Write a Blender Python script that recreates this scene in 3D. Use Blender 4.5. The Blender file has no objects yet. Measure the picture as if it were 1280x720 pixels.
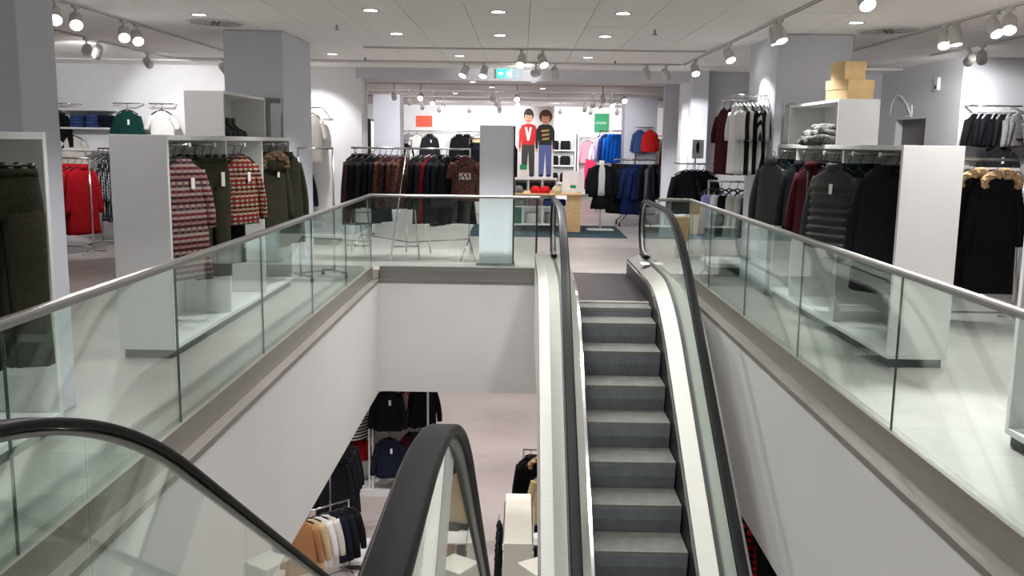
import bpy, math, random
from mathutils import Vector, Matrix
random.seed(7)
S = bpy.context.scene
COL = S.collection
PI = math.pi

# ------------------------------------------------------------------ camera
TH, PS, RO, EYE = math.radians(8.95), math.radians(.47), math.radians(.8), 1.68
fw = Vector((-math.sin(PS)*math.cos(TH), math.cos(PS)*math.cos(TH), -math.sin(TH)))
r0 = Vector((math.cos(PS), math.sin(PS), 0)); u0 = r0.cross(fw)
rt = r0*math.cos(RO) + u0*math.sin(RO); up = u0*math.cos(RO) - r0*math.sin(RO)
cd = bpy.data.cameras.new('camera'); cam = bpy.data.objects.new('camera', cd); COL.objects.link(cam)
cd.lens = 1155/1280*36; cd.sensor_width = 36; cd.clip_start = .02
M4 = Matrix((rt, up, -fw)).transposed().to_4x4(); M4.translation = Vector((0, 0, EYE))
cam.matrix_world = M4; S.camera = cam
S.view_settings.view_transform = 'Standard'; S.view_settings.look = 'None'
S.view_settings.exposure = 0.32; S.view_settings.gamma = 1; S.view_settings.use_curve_mapping = False
try:
    S.cycles.transparent_max_bounces = 40; S.cycles.max_bounces = 10; S.cycles.diffuse_bounces = 5
    S.cycles.glossy_bounces = 5; S.cycles.sample_clamp_indirect = 6
except Exception: pass
W = bpy.data.worlds.new('world'); S.world = W; W.use_nodes = True
W.node_tree.nodes['Background'].inputs[0].default_value = (.9, .93, 1, 1)
W.node_tree.nodes['Background'].inputs[1].default_value = .05

def lamp(name, loc, aim, watt, deg=100, blend=.5, size=.06, col=(1, .985, .98), parent=None):
    l = bpy.data.lights.new(name, 'SPOT'); l.energy = watt; l.spot_size = math.radians(deg); l.spot_blend = blend
    l.shadow_soft_size = size; l.color = col
    o = bpy.data.objects.new(name, l); COL.objects.link(o)
    o.rotation_euler = (Vector(aim)-Vector(loc)).to_track_quat('-Z', 'Y').to_euler()
    o.location = Vector(loc) - (Vector(parent.location) if parent else Vector((0, 0, 0)))
    o.parent = parent
    return o
PW_DOWN, PW_SPOT, PW_LOW, PW_BACK = 112, 95, 112, 115
# ceiling lamps of the store behind and beside the camera, out of the picture
for x in (-1.45, -.25, .94):
    for y in (7.1, 5.2, 3.3, 1.4, -1.2): lamp('ceiling_light', (x, y, 2.86), (x, y, 0), PW_DOWN*.95)
for x in (-5.2, -3.4, 3.5, 5.4):
    for y in (6.4, 4.2, 1.8, -1): lamp('ceiling_light', (x, y, 2.86), (x, y, 0), PW_DOWN*(.2 if x < 0 else 1.0))
# track spots above the picture's top edge that light the boxes on the cabinets
lamp('track_light', (-3.5, 6.2, 2.8), (-2.92, 8.6, 1.92), 60, 26, .4)
lamp('track_light', (3.6, 6.1, 2.8), (3.04, 8.5, 1.92), 75, 26, .4)
# lamps of the lower floor, set into its ceiling
for x in (-4.5, -2.6, 2.7, 4.4):
    for y in (4, 8, 11.5): lamp('lower_ceiling_light', (x, y, -1.66), (x, y, -5), PW_LOW*.8)
for x in (-3.2, -1.2, .8, 2.8):
    for y in (13.6, 16.4, 19.5, 23): lamp('lower_ceiling_light', (x, y, -1.66), (x, y, -5), PW_LOW)

# ------------------------------------------------------------------ materials
def lin(c):
    return tuple(((v/255)/12.92 if v/255 <= .04045 else ((v/255+.055)/1.055)**2.4) for v in c)
MC = {}
def nd(nt, t, **kw):
    n = nt.nodes.new(t)
    for k, v in kw.items(): setattr(n, k, v)
    return n
def pm(name, rgb, rough=.6, metal=0, var=.06, scale=9, bump=0, emit=0, stretch=None, coat=0):
    if name in MC: return MC[name]
    m = bpy.data.materials.new(name); m.use_nodes = True; nt = m.node_tree; L = nt.links
    b = nt.nodes['Principled BSDF']; c = lin(rgb)
    b.inputs['Roughness'].default_value = rough; b.inputs['Metallic'].default_value = metal
    b.inputs['Base Color'].default_value = (*c, 1)
    tc = nd(nt, 'ShaderNodeTexCoord'); mp = nd(nt, 'ShaderNodeMapping')
    if stretch: mp.inputs['Scale'].default_value = stretch
    L.new(tc.outputs['Object'], mp.inputs[0])
    nz = nd(nt, 'ShaderNodeTexNoise'); nz.inputs['Scale'].default_value = scale; nz.inputs['Detail'].default_value = 4
    L.new(mp.outputs[0], nz.inputs[0])
    r = nd(nt, 'ShaderNodeValToRGB')
    r.color_ramp.elements[0].position = .3; r.color_ramp.elements[1].position = .7
    r.color_ramp.elements[0].color = (*[v*(1-var) for v in c], 1); r.color_ramp.elements[1].color = (*[min(1, v*(1+var)) for v in c], 1)
    L.new(nz.outputs[0], r.inputs[0]); L.new(r.outputs[0], b.inputs['Base Color'])
    if bump:
        bp = nd(nt, 'ShaderNodeBump'); bp.inputs['Strength'].default_value = bump; bp.inputs['Distance'].default_value = .01
        L.new(nz.outputs[0], bp.inputs['Height']); L.new(bp.outputs[0], b.inputs['Normal'])
    if emit:
        b.inputs['Emission Color'].default_value = (*c, 1); b.inputs['Emission Strength'].default_value = emit
    if coat: b.inputs['Coat Weight'].default_value = coat
    MC[name] = m; return m
def fabric(name, rgb, rough=.92):
    m = pm('fabric_'+name, rgb, rough, 0, .22 if max(rgb) < 150 else .06, 40, .25); m.node_tree.nodes['Principled BSDF'].inputs['Specular IOR Level'].default_value = .12; return m
def mth(nt, op, a, b=None):
    n = nd(nt, 'ShaderNodeMath', operation=op)
    for i, v in enumerate((a, b)):
        if v is None: continue
        if isinstance(v, (int, float)): n.inputs[i].default_value = v
        else: nt.links.new(v, n.inputs[i])
    return n.outputs[0]
def ramp(nt, fac, stops, interp='CONSTANT'):
    r = nd(nt, 'ShaderNodeValToRGB'); cr = r.color_ramp; cr.interpolation = interp
    while len(cr.elements) < len(stops): cr.elements.new(.5)
    for e, (p, c) in zip(cr.elements, stops): e.position = p; e.color = (*lin(c), 1)
    nt.links.new(fac, r.inputs[0]); return r.outputs[0]
def mixc(nt, fac, a, b):
    n = nd(nt, 'ShaderNodeMix', data_type='RGBA'); nt.links.new(fac, n.inputs[0]); nt.links.new(a, n.inputs[6]); nt.links.new(b, n.inputs[7])
    return n.outputs[2]
def custom(name, fn, rough=.9):
    m = bpy.data.materials.new(name); m.use_nodes = True; nt = m.node_tree; b = nt.nodes['Principled BSDF']
    b.inputs['Roughness'].default_value = rough
    if rough > .8: b.inputs['Specular IOR Level'].default_value = .12
    tc = nd(nt, 'ShaderNodeTexCoord'); sp = nd(nt, 'ShaderNodeSeparateXYZ'); nt.links.new(tc.outputs['Object'], sp.inputs[0])
    nt.links.new(fn(nt, tc.outputs['Object'], sp.outputs), b.inputs['Base Color']); MC[name] = m; return m
def fairisle(cols, kz, kx):
    def fn(nt, co, xyz):
        n = len(cols); fr = mth(nt, 'FRACT', mth(nt, 'MULTIPLY', xyz[2], kz))
        a = ramp(nt, fr, [(i/n, c) for i, c in enumerate(cols)])
        b = ramp(nt, fr, [(i/n, cols[(i+2) % n]) for i in range(n)])
        w = mth(nt, 'MULTIPLY', mth(nt, 'SINE', mth(nt, 'MULTIPLY', xyz[0], kx)), mth(nt, 'SINE', mth(nt, 'MULTIPLY', xyz[2], kx)))
        return mixc(nt, mth(nt, 'GREATER_THAN', w, .15), a, b)
    return fn
def blotch(c0, c1, c2, sc):
    def fn(nt, co, xyz):
        v = nd(nt, 'ShaderNodeTexNoise'); v.inputs['Scale'].default_value = sc; v.inputs['Detail'].default_value = 2
        nt.links.new(co, v.inputs[0]); return ramp(nt, v.outputs[0], [(0, c0), (.47, c1), (.56, c2), (.66, c0)])
    return fn
def stripes(axis, k, c0, c1):
    def fn(nt, co, xyz):
        return ramp(nt, mth(nt, 'FRACT', mth(nt, 'MULTIPLY', xyz[axis], k)), [(0, c0), (.5, c1)])
    return fn
def plaid(k, c0, c1, c2):
    def fn(nt, co, xyz):
        a = mth(nt, 'GREATER_THAN', mth(nt, 'FRACT', mth(nt, 'MULTIPLY', xyz[0], k)), .5)
        b = mth(nt, 'GREATER_THAN', mth(nt, 'FRACT', mth(nt, 'MULTIPLY', xyz[2], k)), .5)
        return ramp(nt, mth(nt, 'MULTIPLY', mth(nt, 'ADD', a, b), .45), [(0, c0), (.3, c1), (.7, c2)])
    return fn
def dots(k, c0, c1):
    def fn(nt, co, xyz):
        v = nd(nt, 'ShaderNodeTexVoronoi'); v.inputs['Scale'].default_value = k; v.inputs['Randomness'].default_value = .2
        nt.links.new(co, v.inputs[0]); return ramp(nt, v.outputs['Distance'], [(0, c1), (.3, c0)])
    return fn
def glassmat(name, tint, ior=1.5):
    m = bpy.data.materials.new(name); m.use_nodes = True; nt = m.node_tree; L = nt.links
    nt.nodes.remove(nt.nodes['Principled BSDF']); out = nt.nodes['Material Output']
    g = nd(nt, 'ShaderNodeNewGeometry')
    # same reflectance seen from inside or outside the pane (the pane does not bend rays here)
    io = mth(nt, 'ADD', mth(nt, 'MULTIPLY', g.outputs['Backfacing'], 1/ior-ior), ior)
    fr = nd(nt, 'ShaderNodeFresnel'); L.new(io, fr.inputs[0])
    tr = nd(nt, 'ShaderNodeBsdfTransparent'); tr.inputs[0].default_value = (*tint, 1)
    gl = nd(nt, 'ShaderNodeBsdfGlossy'); gl.inputs['Roughness'].default_value = .01; gl.inputs[0].default_value = (.96, 1, .98, 1)
    nz = nd(nt, 'ShaderNodeTexNoise'); nz.inputs['Scale'].default_value = .8
    mx = nd(nt, 'ShaderNodeMixShader'); L.new(fr.outputs[0], mx.inputs[0]); L.new(tr.outputs[0], mx.inputs[1]); L.new(gl.outputs[0], mx.inputs[2])
    L.new(mx.outputs[0], out.inputs[0]); MC[name] = m; return m

WALL = pm('wall_paint', (234, 234, 236), .75, 0, .02, 3)
GREYWALL = pm('grey_wall_paint', (206, 207, 212), .75, 0, .02, 3)
COLUMN = pm('column_paint', (212, 214, 224), .7, 0, .02, 3)
FASCIA = pm('fascia_paint', (197, 196, 194), .55, 0, .02, 2)
CEIL = pm('ceiling_tile', (240, 238, 234), .9, 0, .025, 30, .1)
GAP = pm('ceiling_grid', (165, 163, 160), .8)
WHITE = pm('white_laminate', (226, 226, 225), .45, 0, .015, 4)
DARKGREY = pm('plinth_grey', (70, 72, 72), .6)  # plain dark grey of plinths, feet and track slots
STEEL = pm('brushed_steel', (158, 156, 152), .34, .9, .1, 6, .03, stretch=(1, 60, 60))
STEELX = pm('brushed_steel_cross', (158, 156, 152), .34, .9, .1, 6, .03, stretch=(60, 1, 60))
DARKSTEEL = pm('kerb_steel', (142, 137, 131), .45, .55, .12, 5, .03, stretch=(40, 1, 40))
CHROME = pm('chrome', (205, 205, 205), .16, 1, .03, 9)
ALU = pm('deck_aluminium', (138, 138, 132), .5, .75, .06, 7, .02, stretch=(1, 30, 1))
RUBBER = pm('handrail_rubber', (15, 15, 16), .42, 0, .1, 20)
RUBBER.node_tree.nodes['Principled BSDF'].inputs['Specular IOR Level'].default_value = .12
BLACK = pm('black_plastic', (24, 24, 25), .5)
SKIRT = pm('skirt_black', (20, 21, 22), .45, .3)
CARD = pm('cardboard', (222, 190, 138), .8, 0, .06, 14)
WOOD = pm('pale_wood', (214, 178, 128), .55, 0, .12, 5, .05, stretch=(1, 1, 9))
LIT = pm('lamp_lens', (255, 250, 244), .4, emit=22)
LITDIM = pm('lamp_lens_side', (255, 250, 244), .4, emit=7)
FIXT = pm('lamp_white_metal', (205, 203, 200), .5)
RUG = pm('teal_rug', (30, 58, 70), .95, 0, .15, 60, .3)
MIRROR = pm('mirror_glass', (225, 232, 235), .03, 1, .01)
GLASS = glassmat('railing_glass', (.905, .965, .935))
EGLASS = glassmat('escalator_glass', (.935, .975, .955))
def floor_fn(nt, co, xyz):
    br = nd(nt, 'ShaderNodeTexBrick'); br.inputs['Scale'].default_value = 1; br.inputs['Mortar Size'].default_value = .004
    br.inputs['Brick Width'].default_value = .9; br.inputs['Row Height'].default_value = .45
    br.inputs['Color1'].default_value = (*lin((172, 165, 162)), 1); br.inputs['Color2'].default_value = (*lin((166, 159, 156)), 1); br.inputs['Mortar'].default_value = (*lin((152, 145, 142)), 1)
    nt.links.new(co, br.inputs[0])
    nz = nd(nt, 'ShaderNodeTexNoise'); nz.inputs['Scale'].default_value = 2.2; nz.inputs['Detail'].default_value = 6
    nt.links.new(co, nz.inputs[0])
    return mixc(nt, mth(nt, 'MULTIPLY', nz.outputs[0], .45), br.outputs[0], ramp(nt, nz.outputs[0], [(.3, (140, 133, 130)), (.7, (184, 177, 174))], 'LINEAR'))
FLOOR = custom('floor_vinyl', floor_fn, .36)

def step_fn(c0, c1):
    def fn(nt, co, xyz):
        nz = nd(nt, 'ShaderNodeTexNoise'); nz.inputs['Scale'].default_value = 9; nz.inputs['Detail'].default_value = 5; nt.links.new(co, nz.inputs[0])
        base = ramp(nt, nz.outputs[0], [(.3, c0), (.7, c1)], 'LINEAR')
        dk = ramp(nt, nz.outputs[0], [(.3, tuple(int(v*.55) for v in c0)), (.7, tuple(int(v*.55) for v in c1))], 'LINEAR')
        return mixc(nt, mth(nt, 'GREATER_THAN', mth(nt, 'FRACT', mth(nt, 'MULTIPLY', xyz[0], 110)), .55), base, dk)
    return fn
TREAD = custom('step_tread', step_fn((98, 98, 93), (124, 123, 117)), .5)
RISER = custom('step_riser', step_fn((124, 129, 134), (142, 147, 152)), .5)

F = {n: fabric(n, c) for n, c in dict(black=(20, 20, 23), ink=(28, 29, 34), navy=(26, 30, 46), charcoal=(38, 38, 42), olive=(50, 49, 38), green=(22, 58, 54),
     deepteal=(26, 46, 48), burgundy=(66, 22, 30), darkred=(98, 20, 24), red=(138, 15, 23), white=(226, 225, 224), offwhite=(206, 203, 196), grey=(140, 140, 142),
     midgrey=(92, 92, 96), beige=(200, 178, 140), tan=(176, 128, 88), pink=(226, 150, 170), magenta=(214, 52, 96), blue=(22, 96, 196), denim=(58, 80, 128), cobalt=(30, 42, 88),
     dustypink=(150, 112, 116), scarlet=(190, 38, 36), leather=(38, 36, 38), greencloth=(30, 90, 80), lilac=(150, 150, 205)).items()}
F['leather'] = pm('black_leather', (30, 29, 31), .42, 0, .15, 25, .2)
F['puffer'] = pm('puffer_nylon', (36, 35, 39), .38, 0, .12, 12, .1)
F['fairisle'] = custom('fabric_fairisle_pale', fairisle([(116, 32, 38), (164, 146, 140), (92, 74, 78), (160, 146, 140), (74, 32, 40), (140, 100, 98), (48, 40, 46), (150, 128, 124)], 5.5, 105))
F['fairisle2'] = custom('fabric_fairisle_red', fairisle([(122, 26, 30), (168, 152, 128), (122, 26, 30), (136, 114, 98), (28, 24, 26), (172, 156, 128), (122, 26, 30), (96, 80, 72)], 6, 95))
F['leopard'] = custom('fabric_brown_print', blotch((58, 40, 38), (112, 72, 60), (28, 22, 24), 42))
F['leopard2'] = custom('fabric_dark_print', blotch((34, 28, 30), (84, 58, 54), (20, 18, 22), 55))
F['stripe'] = custom('fabric_stripe', stripes(0, 24, (24, 24, 28), (208, 206, 204)))
F['hstripe'] = custom('fabric_hstripe', stripes(2, 18, (30, 30, 34), (200, 198, 198)))
F['dots'] = custom('fabric_dots', dots(34, (28, 30, 36), (196, 198, 200)))
F['plaid'] = custom('fabric_plaid', plaid(11, (150, 20, 32), (70, 14, 24), (20, 14, 18)))
F['fleck'] = custom('fabric_fleck', blotch((112, 112, 108), (86, 88, 86), (136, 136, 130), 60))
F['fur'] = pm('fur_brown', (112, 88, 66), 1, 0, .5, 60, 1)
F['furlight'] = pm('fur_light', (176, 148, 112), 1, 0, .5, 60, 1)
F['knit'] = custom('fabric_knit', blotch((110, 110, 106), (60, 60, 60), (150, 150, 144), 45))

# ------------------------------------------------------------------ mesh helpers
class MB:
    def __init__(s): s.v = []; s.f = []; s.smooth = False
    def add(s, vs, fs):
        o = len(s.v); s.v += [tuple(p) for p in vs]; s.f += [tuple(i+o for i in f) for f in fs]; return s
    def box(s, x0, x1, y0, y1, z0, z1):
        return s.add([(x0, y0, z0), (x1, y0, z0), (x1, y1, z0), (x0, y1, z0), (x0, y0, z1), (x1, y0, z1), (x1, y1, z1), (x0, y1, z1)],
                     [(3, 2, 1, 0), (4, 5, 6, 7), (0, 1, 5, 4), (1, 2, 6, 5), (2, 3, 7, 6), (3, 0, 4, 7)])
    def prism(s, poly, axis, a, b):            # poly in the two other axes, extruded a..b
        def P(u, v, w): return {'x': (w, u, v), 'y': (u, w, v), 'z': (u, v, w)}[axis]
        n = len(poly); vs = [P(u, v, a) for u, v in poly]+[P(u, v, b) for u, v in poly]
        return s.add(vs, [tuple(range(n-1, -1, -1)), tuple(range(n, 2*n))]+[(i, (i+1) % n, n+(i+1) % n, n+i) for i in range(n)])
    def rings(s, rs, cap=True):
        n = len(rs[0]); vs = [p for r in rs for p in r]; fs = []
        for k in range(len(rs)-1):
            for i in range(n): fs.append((k*n+i, k*n+(i+1) % n, (k+1)*n+(i+1) % n, (k+1)*n+i))
        if cap: fs += [tuple(range(n-1, -1, -1)), tuple(range((len(rs)-1)*n, len(rs)*n))]
        return s.add(vs, fs)
    def tube(s, pts, r, n=8, flat=1.0):
        pts = [Vector(p) for p in pts]; rs = []
        rad = r if isinstance(r, (list, tuple)) else [r]*len(pts); prev = None
        for i, p in enumerate(pts):
            t = (pts[min(i+1, len(pts)-1)]-pts[max(i-1, 0)]).normalized()
            a = prev if prev is not None else (Vector((1, 0, 0)) if abs(t.x) < .8 else Vector((0, 1, 0)))
            a = (a-t*a.dot(t)).normalized(); prev = a; b = t.cross(a)
            rs.append([p+a*math.cos(2*PI*k/n)*rad[i]+b*math.sin(2*PI*k/n)*rad[i]*flat for k in range(n)])
        s.smooth = True
        return s.rings(rs)
    def bar(s, a, b, r, n=8): return s.tube([a, b], r, n)
    def disc(s, c, r, h, n=24): return s.rings([[(c[0]+r*math.cos(2*PI*k/n), c[1]+r*math.sin(2*PI*k/n), z) for k in range(n)] for z in (c[2], c[2]+h)])
    def loft(s, secs, n=18, fold=0, seed=0, k=5):    # secs: (z, halfwidth, halfdepth, cx, cy)
        rg = []; rnd = random.Random(seed); ph = [rnd.uniform(0, 6.3) for _ in range(3)]
        for q, (z, w, d, cx, cy) in enumerate(secs):
            pr = q/(len(secs)-1); ring = []
            for i in range(n):
                a = 2*PI*i/n
                m = 1+fold*(1-pr)*(math.sin(k*a+ph[0])+.6*math.sin((k+3)*a+ph[1]+z*3))
                e = .75
                ca, sa = math.cos(a), math.sin(a)
                ring.append((cx+w*math.copysign(abs(ca)**e, ca)*(1+(m-1)*.35), cy+d*math.copysign(abs(sa)**e, sa)*m, z+(rnd.uniform(-.008, .008) if q == 0 else 0)))
            rg.append(ring)
        s.smooth = True
        return s.rings(rg)
    def mesh(s, name, mat=None, off=(0, 0, 0)):
        me = bpy.data.meshes.new(name); me.from_pydata([(x-off[0], y-off[1], z-off[2]) for x, y, z in s.v], [], s.f); me.update()
        if s.smooth:
            me.polygons.foreach_set('use_smooth', [len(p.vertices) <= 4 for p in me.polygons])
        if mat: me.materials.append(mat)
        return me
def O(name, mb, mat, parent=None, world=True, kind=None):
    off = tuple(parent.matrix_basis.translation) if (parent is not None and world) else (0, 0, 0)
    if parent is not None and world and parent.parent: off = tuple(Vector(off)+parent.parent.matrix_basis.translation)
    o = bpy.data.objects.new(name, mb.mesh(name, mat, off)); COL.objects.link(o); o.parent = parent
    if kind: o['kind'] = kind
    return o
def bevel(o, w=.008, n=2):
    m = o.modifiers.new('bevel', 'BEVEL'); m.width = w; m.segments = n; m.limit_method = 'ANGLE'; return o
def thing(name, label, cat, loc=(0, 0, 0), rotz=0, group=None):
    o = bpy.data.objects.new(name, None); COL.objects.link(o); o.location = loc; o.rotation_euler = (0, 0, rotz); o.empty_display_size = .1
    o['label'] = label; o['category'] = cat
    if group: o['group'] = group
    return o
def tag(o, label, cat, group=None):
    o['label'] = label; o['category'] = cat
    if group: o['group'] = group
    return o
def ST(name, mb, mat, parent=None):
    o = O(name, mb, mat, parent)
    if parent is None: o['kind'] = 'structure'
    return o
ORD = ['first', 'second', 'third', 'fourth', 'fifth', 'sixth', 'seventh', 'eighth', 'ninth', 'tenth', 'eleventh', 'twelfth', 'thirteenth', 'fourteenth']
B = lambda *a: MB().box(*a)

# ------------------------------------------------------------------ room shell
WX0, WX1, WY0, WY1 = -1.97, 2.19, .2, 12.06      # well opening
XL, XR, YB, YF = -8.6, 9.0, 15.7, -4.0
CH = 2.9; SOF = -1.62; GF = -4.4
fl = MB()
fl.box(XL, WX0, YF, 28, -.12, 0); fl.box(WX1, XR, YF, 28, -.12, 0); fl.box(WX0, WX1, WY1, 28, -.12, 0); fl.box(WX0, WX1, YF, WY0, -.12, 0)
ST('floor', fl, FLOOR)
ST('floor_lower', B(XL, XR, YF, 27, GF-.1, GF), pm('lower_vinyl', (178, 166, 163), .4, 0, .05, 2.5))
lc = MB()
lc.box(XL, -1.86, YF, 27, SOF, SOF+.06); lc.box(2.05, XR, YF, 27, SOF, SOF+.06); lc.box(-1.86, 2.05, 12.05, 27, SOF, SOF+.06); lc.box(-1.86, 2.05, YF, .2, SOF, SOF+.06)
ST('ceiling_lower', lc, CEIL)
ST('wall_lower_back', B(XL, XR, 27, 27.1, GF, SOF), WALL); ST('wall_lower_left', B(XL-.1, XL, YF, 27, GF, SOF), WALL)
ST('wall_lower_right', B(XR, XR+.1, YF, 27, GF, SOF), WALL); ST('wall_lower_front', B(XL, XR, YF-.1, YF, GF, CH), WALL)
# fascia of the escalator well
ST('wall_well_left', B(-1.95, -1.855, .2, 12.05, SOF-.01, -.15), FASCIA)
ST('wall_well_right', B(2.045, 2.15, .2, 12.05, SOF-.01, -.15), FASCIA)
ST('wall_well_back', B(-1.855, 2.045, 11.98, 12.08, SOF-.01, -.15), FASCIA)
ST('wall_well_front', B(-1.855, 2.045, .1, .2, SOF-.01, -.15), FASCIA)
# upper walls
ST('wall_left', B(XL-.1, XL, YF, YB, 0, CH), WALL)
ST('wall_right', B(XR, XR+.1, YF, 12.9, 0, CH), GREYWALL)
ST('wall_back_left', B(XL, -2.78, YB, YB+.25, 0, CH), WALL)
ST('wall_back_right', B(2.74, 5.95, YB, YB+.25, 0, CH), GREYWALL)
ST('wall_bulkhead', B(-2.78, 2.74, YB, YB+.25, 2.69, CH), GREYWALL)
ST('wall_side_right', MB().prism([(12.95, 0), (13.9, 0), (13.9, 2.12), (15.0, 2.12), (15.0, 0), (15.7, 0), (15.7, CH), (12.95, CH)], 'x', 5.95, 6.07), GREYWALL)
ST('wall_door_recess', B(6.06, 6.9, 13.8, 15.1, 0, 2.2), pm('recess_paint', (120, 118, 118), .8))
ST('wall_back_far_right', B(5.95, XR, 12.85, 12.95, 0, CH), GREYWALL)
# back room
ST('wall_room_left', B(-5.6, -5.5, YB+.25, 28, 0, 2.75), WALL); ST('wall_room_right', B(5.5, 5.6, YB+.25, 28, 0, 2.75), WALL)
ST('wall_room_back', B(-5.6, 5.6, 28, 28.1, 0, 2.75), WALL)
ST('ceiling_room', B(-5.6, 5.6, YB+.25, 28.1, 2.75, 2.82), pm('room_ceiling', (222, 214, 213), .85))
# opening trims
ST('trim_1', B(-2.80, -2.68, YB-.02, YB+.3, 0, 2.69), WALL); ST('trim_2', B(2.66, 2.76, YB-.02, YB+.3, 0, 2.69), WALL)
# ceiling: grid with separate lay-in panels
cg = ST('ceiling', B(XL, XR, YF, YB, CH+.012, CH+.08), GAP)
pl = MB().box(-.297, .297, -.597, .597, 0, .014).mesh('ceiling_panel', CEIL)
for iy in range(7):
    yc = 8.28+1.2*iy
    if yc > 15.3: break
    for ix in range(-13, 15):
        xc = .36+.6*ix
        o = bpy.data.objects.new('ceiling_panel', pl); COL.objects.link(o); o.location = (xc, yc, CH+random.uniform(0, .0025)); o.parent = cg
cf = MB().box(XL, XR, YF, 7.68, CH, CH+.012).box(XL, XR, 14.88, YB, CH-.02, CH+.012)
ST('ceiling_strip', cf, CEIL, cg)
# columns
def column(name, x0, x1, y0, y1, z0=0, z1=CH):
    o = ST(name, B(x0, x1, y0, y1, z0, z1), COLUMN); bevel(o, .01)
column('wall_column_left', -3.42, -2.74, 10.8, 12.2); column('wall_column_right', 2.81, 3.64, 10.5, 11.75)
column('wall_column_near_left', -3.75, -2.79, 5.22, 5.64)
column('wall_column_room_right', 2.41, 3.16, 22, 22.7, 0, 2.75); column('wall_column_room_left', -3.5, -2.86, 22, 22.7, 0, 2.75)
column('wall_partition_right', 2.56, 2.86, 17.0, 17.12, 0, 2.75)
column('wall_partition_left', -3.1, -2.86, 17.2, 17.4, 0, 2.75)
column('wall_pier_right', 2.76, 3.05, 15.45, 15.69)

# ------------------------------------------------------------------ kerb and railing of the well
def kerb_side(name, xg, xo, sg):
    # channel that holds the glass, lower ledge, front lip; sg = +1 when the well lies towards +x
    m = MB().prism([(xg-.05*sg, 0.002), (xg-.05*sg, .045), (xg+.025*sg, .045), (xg+.025*sg, -.12), (xo, -.12), (xo, -.16), (xo-.06*sg, -.16), (xo-.06*sg, -.2), (xg-.01*sg, -.2), (xg-.01*sg, 0.002)][::sg], 'y', WY0, WY1-.02)
    return ST(name, m, DARKSTEEL)
kerb_side('trim_kerb_left', -1.96, -1.85, 1); kerb_side('trim_kerb_right', 2.19, 2.04, -1)
ST('trim_kerb_back', MB().prism([(12.13, .002), (12.13, .045), (12.06, .045), (12.06, -.12), (11.975, -.12), (11.975, -.16), (12.04, -.16), (12.04, .002)], 'x', -1.85, .24), STEELX)
def capprofile(w=.026, h=.02):
    return [(-w, -h), (w, -h), (w, h*.3), (w*.7, h), (-w*.7, h), (-w, h*.3)]
def handrail_y(x, y0, y1, z): return MB().prism([(x+a, z-.02+b) for a, b in capprofile()], 'y', y0, y1)
def railing(name, label, x, joints, y1):
    t = thing(name, label, 'railing', (x, joints[0], 0))
    bevel(O('handrail', handrail_y(x, joints[0], y1, .995), STEEL, t), .006)
    js = joints+[y1-.012]
    for a, b in zip(js, js[1:]):
        O('glass_panel', B(x-.006, x+.006, a+.006, b-.006, .04, .965), GLASS, t)
        O('glass_edge', B(x-.0065, x+.0065, b-.0062, b-.0015, .045, .96), pm('glass_edge', (52, 74, 68), .3), t)
    return t
rl = railing('glass_railing', 'long glass railing with steel handrail along the left side of the well', -1.96, [.2, 1.69, 3.42, 5.18, 6.93, 8.62, 10.31], 12.09)
rr = railing('glass_railing', 'long glass railing with steel handrail along the right side of the well', 2.19, [.2, 1.75, 3.5, 5.25, 7.12, 8.88, 10.62], 12.0)
tf = thing('glass_railing', 'short glass railing across the far end of the well', 'railing', (-1.96, 12.1, 0))
bevel(O('handrail', MB().prism([(12.09+a, .975+b) for a, b in capprofile()], 'x', -1.985, .25), STEELX, tf), .006)
for a, b in ((-1.94, -.82), (-.81, .2)): O('glass_panel', B(a, b, 12.084, 12.096, .04, .965), GLASS, tf)
O('end_post', B(.2, .225, 12.07, 12.11, -.3, .97), BLACK, tf)
O('post_bracket', B(.19, .24, 12.0, 12.075, -.12, .06), STEEL, tf)
# return of the right handrail to the escalator newel
bevel(O('handrail_return', MB().prism([(12.0+a, .975+b) for a, b in capprofile()], 'x', 1.78, 2.215), STEELX, rr), .006)
O('glass_panel', B(1.8, 2.17, 11.994, 12.006, .04, .965), GLASS, rr)

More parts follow.
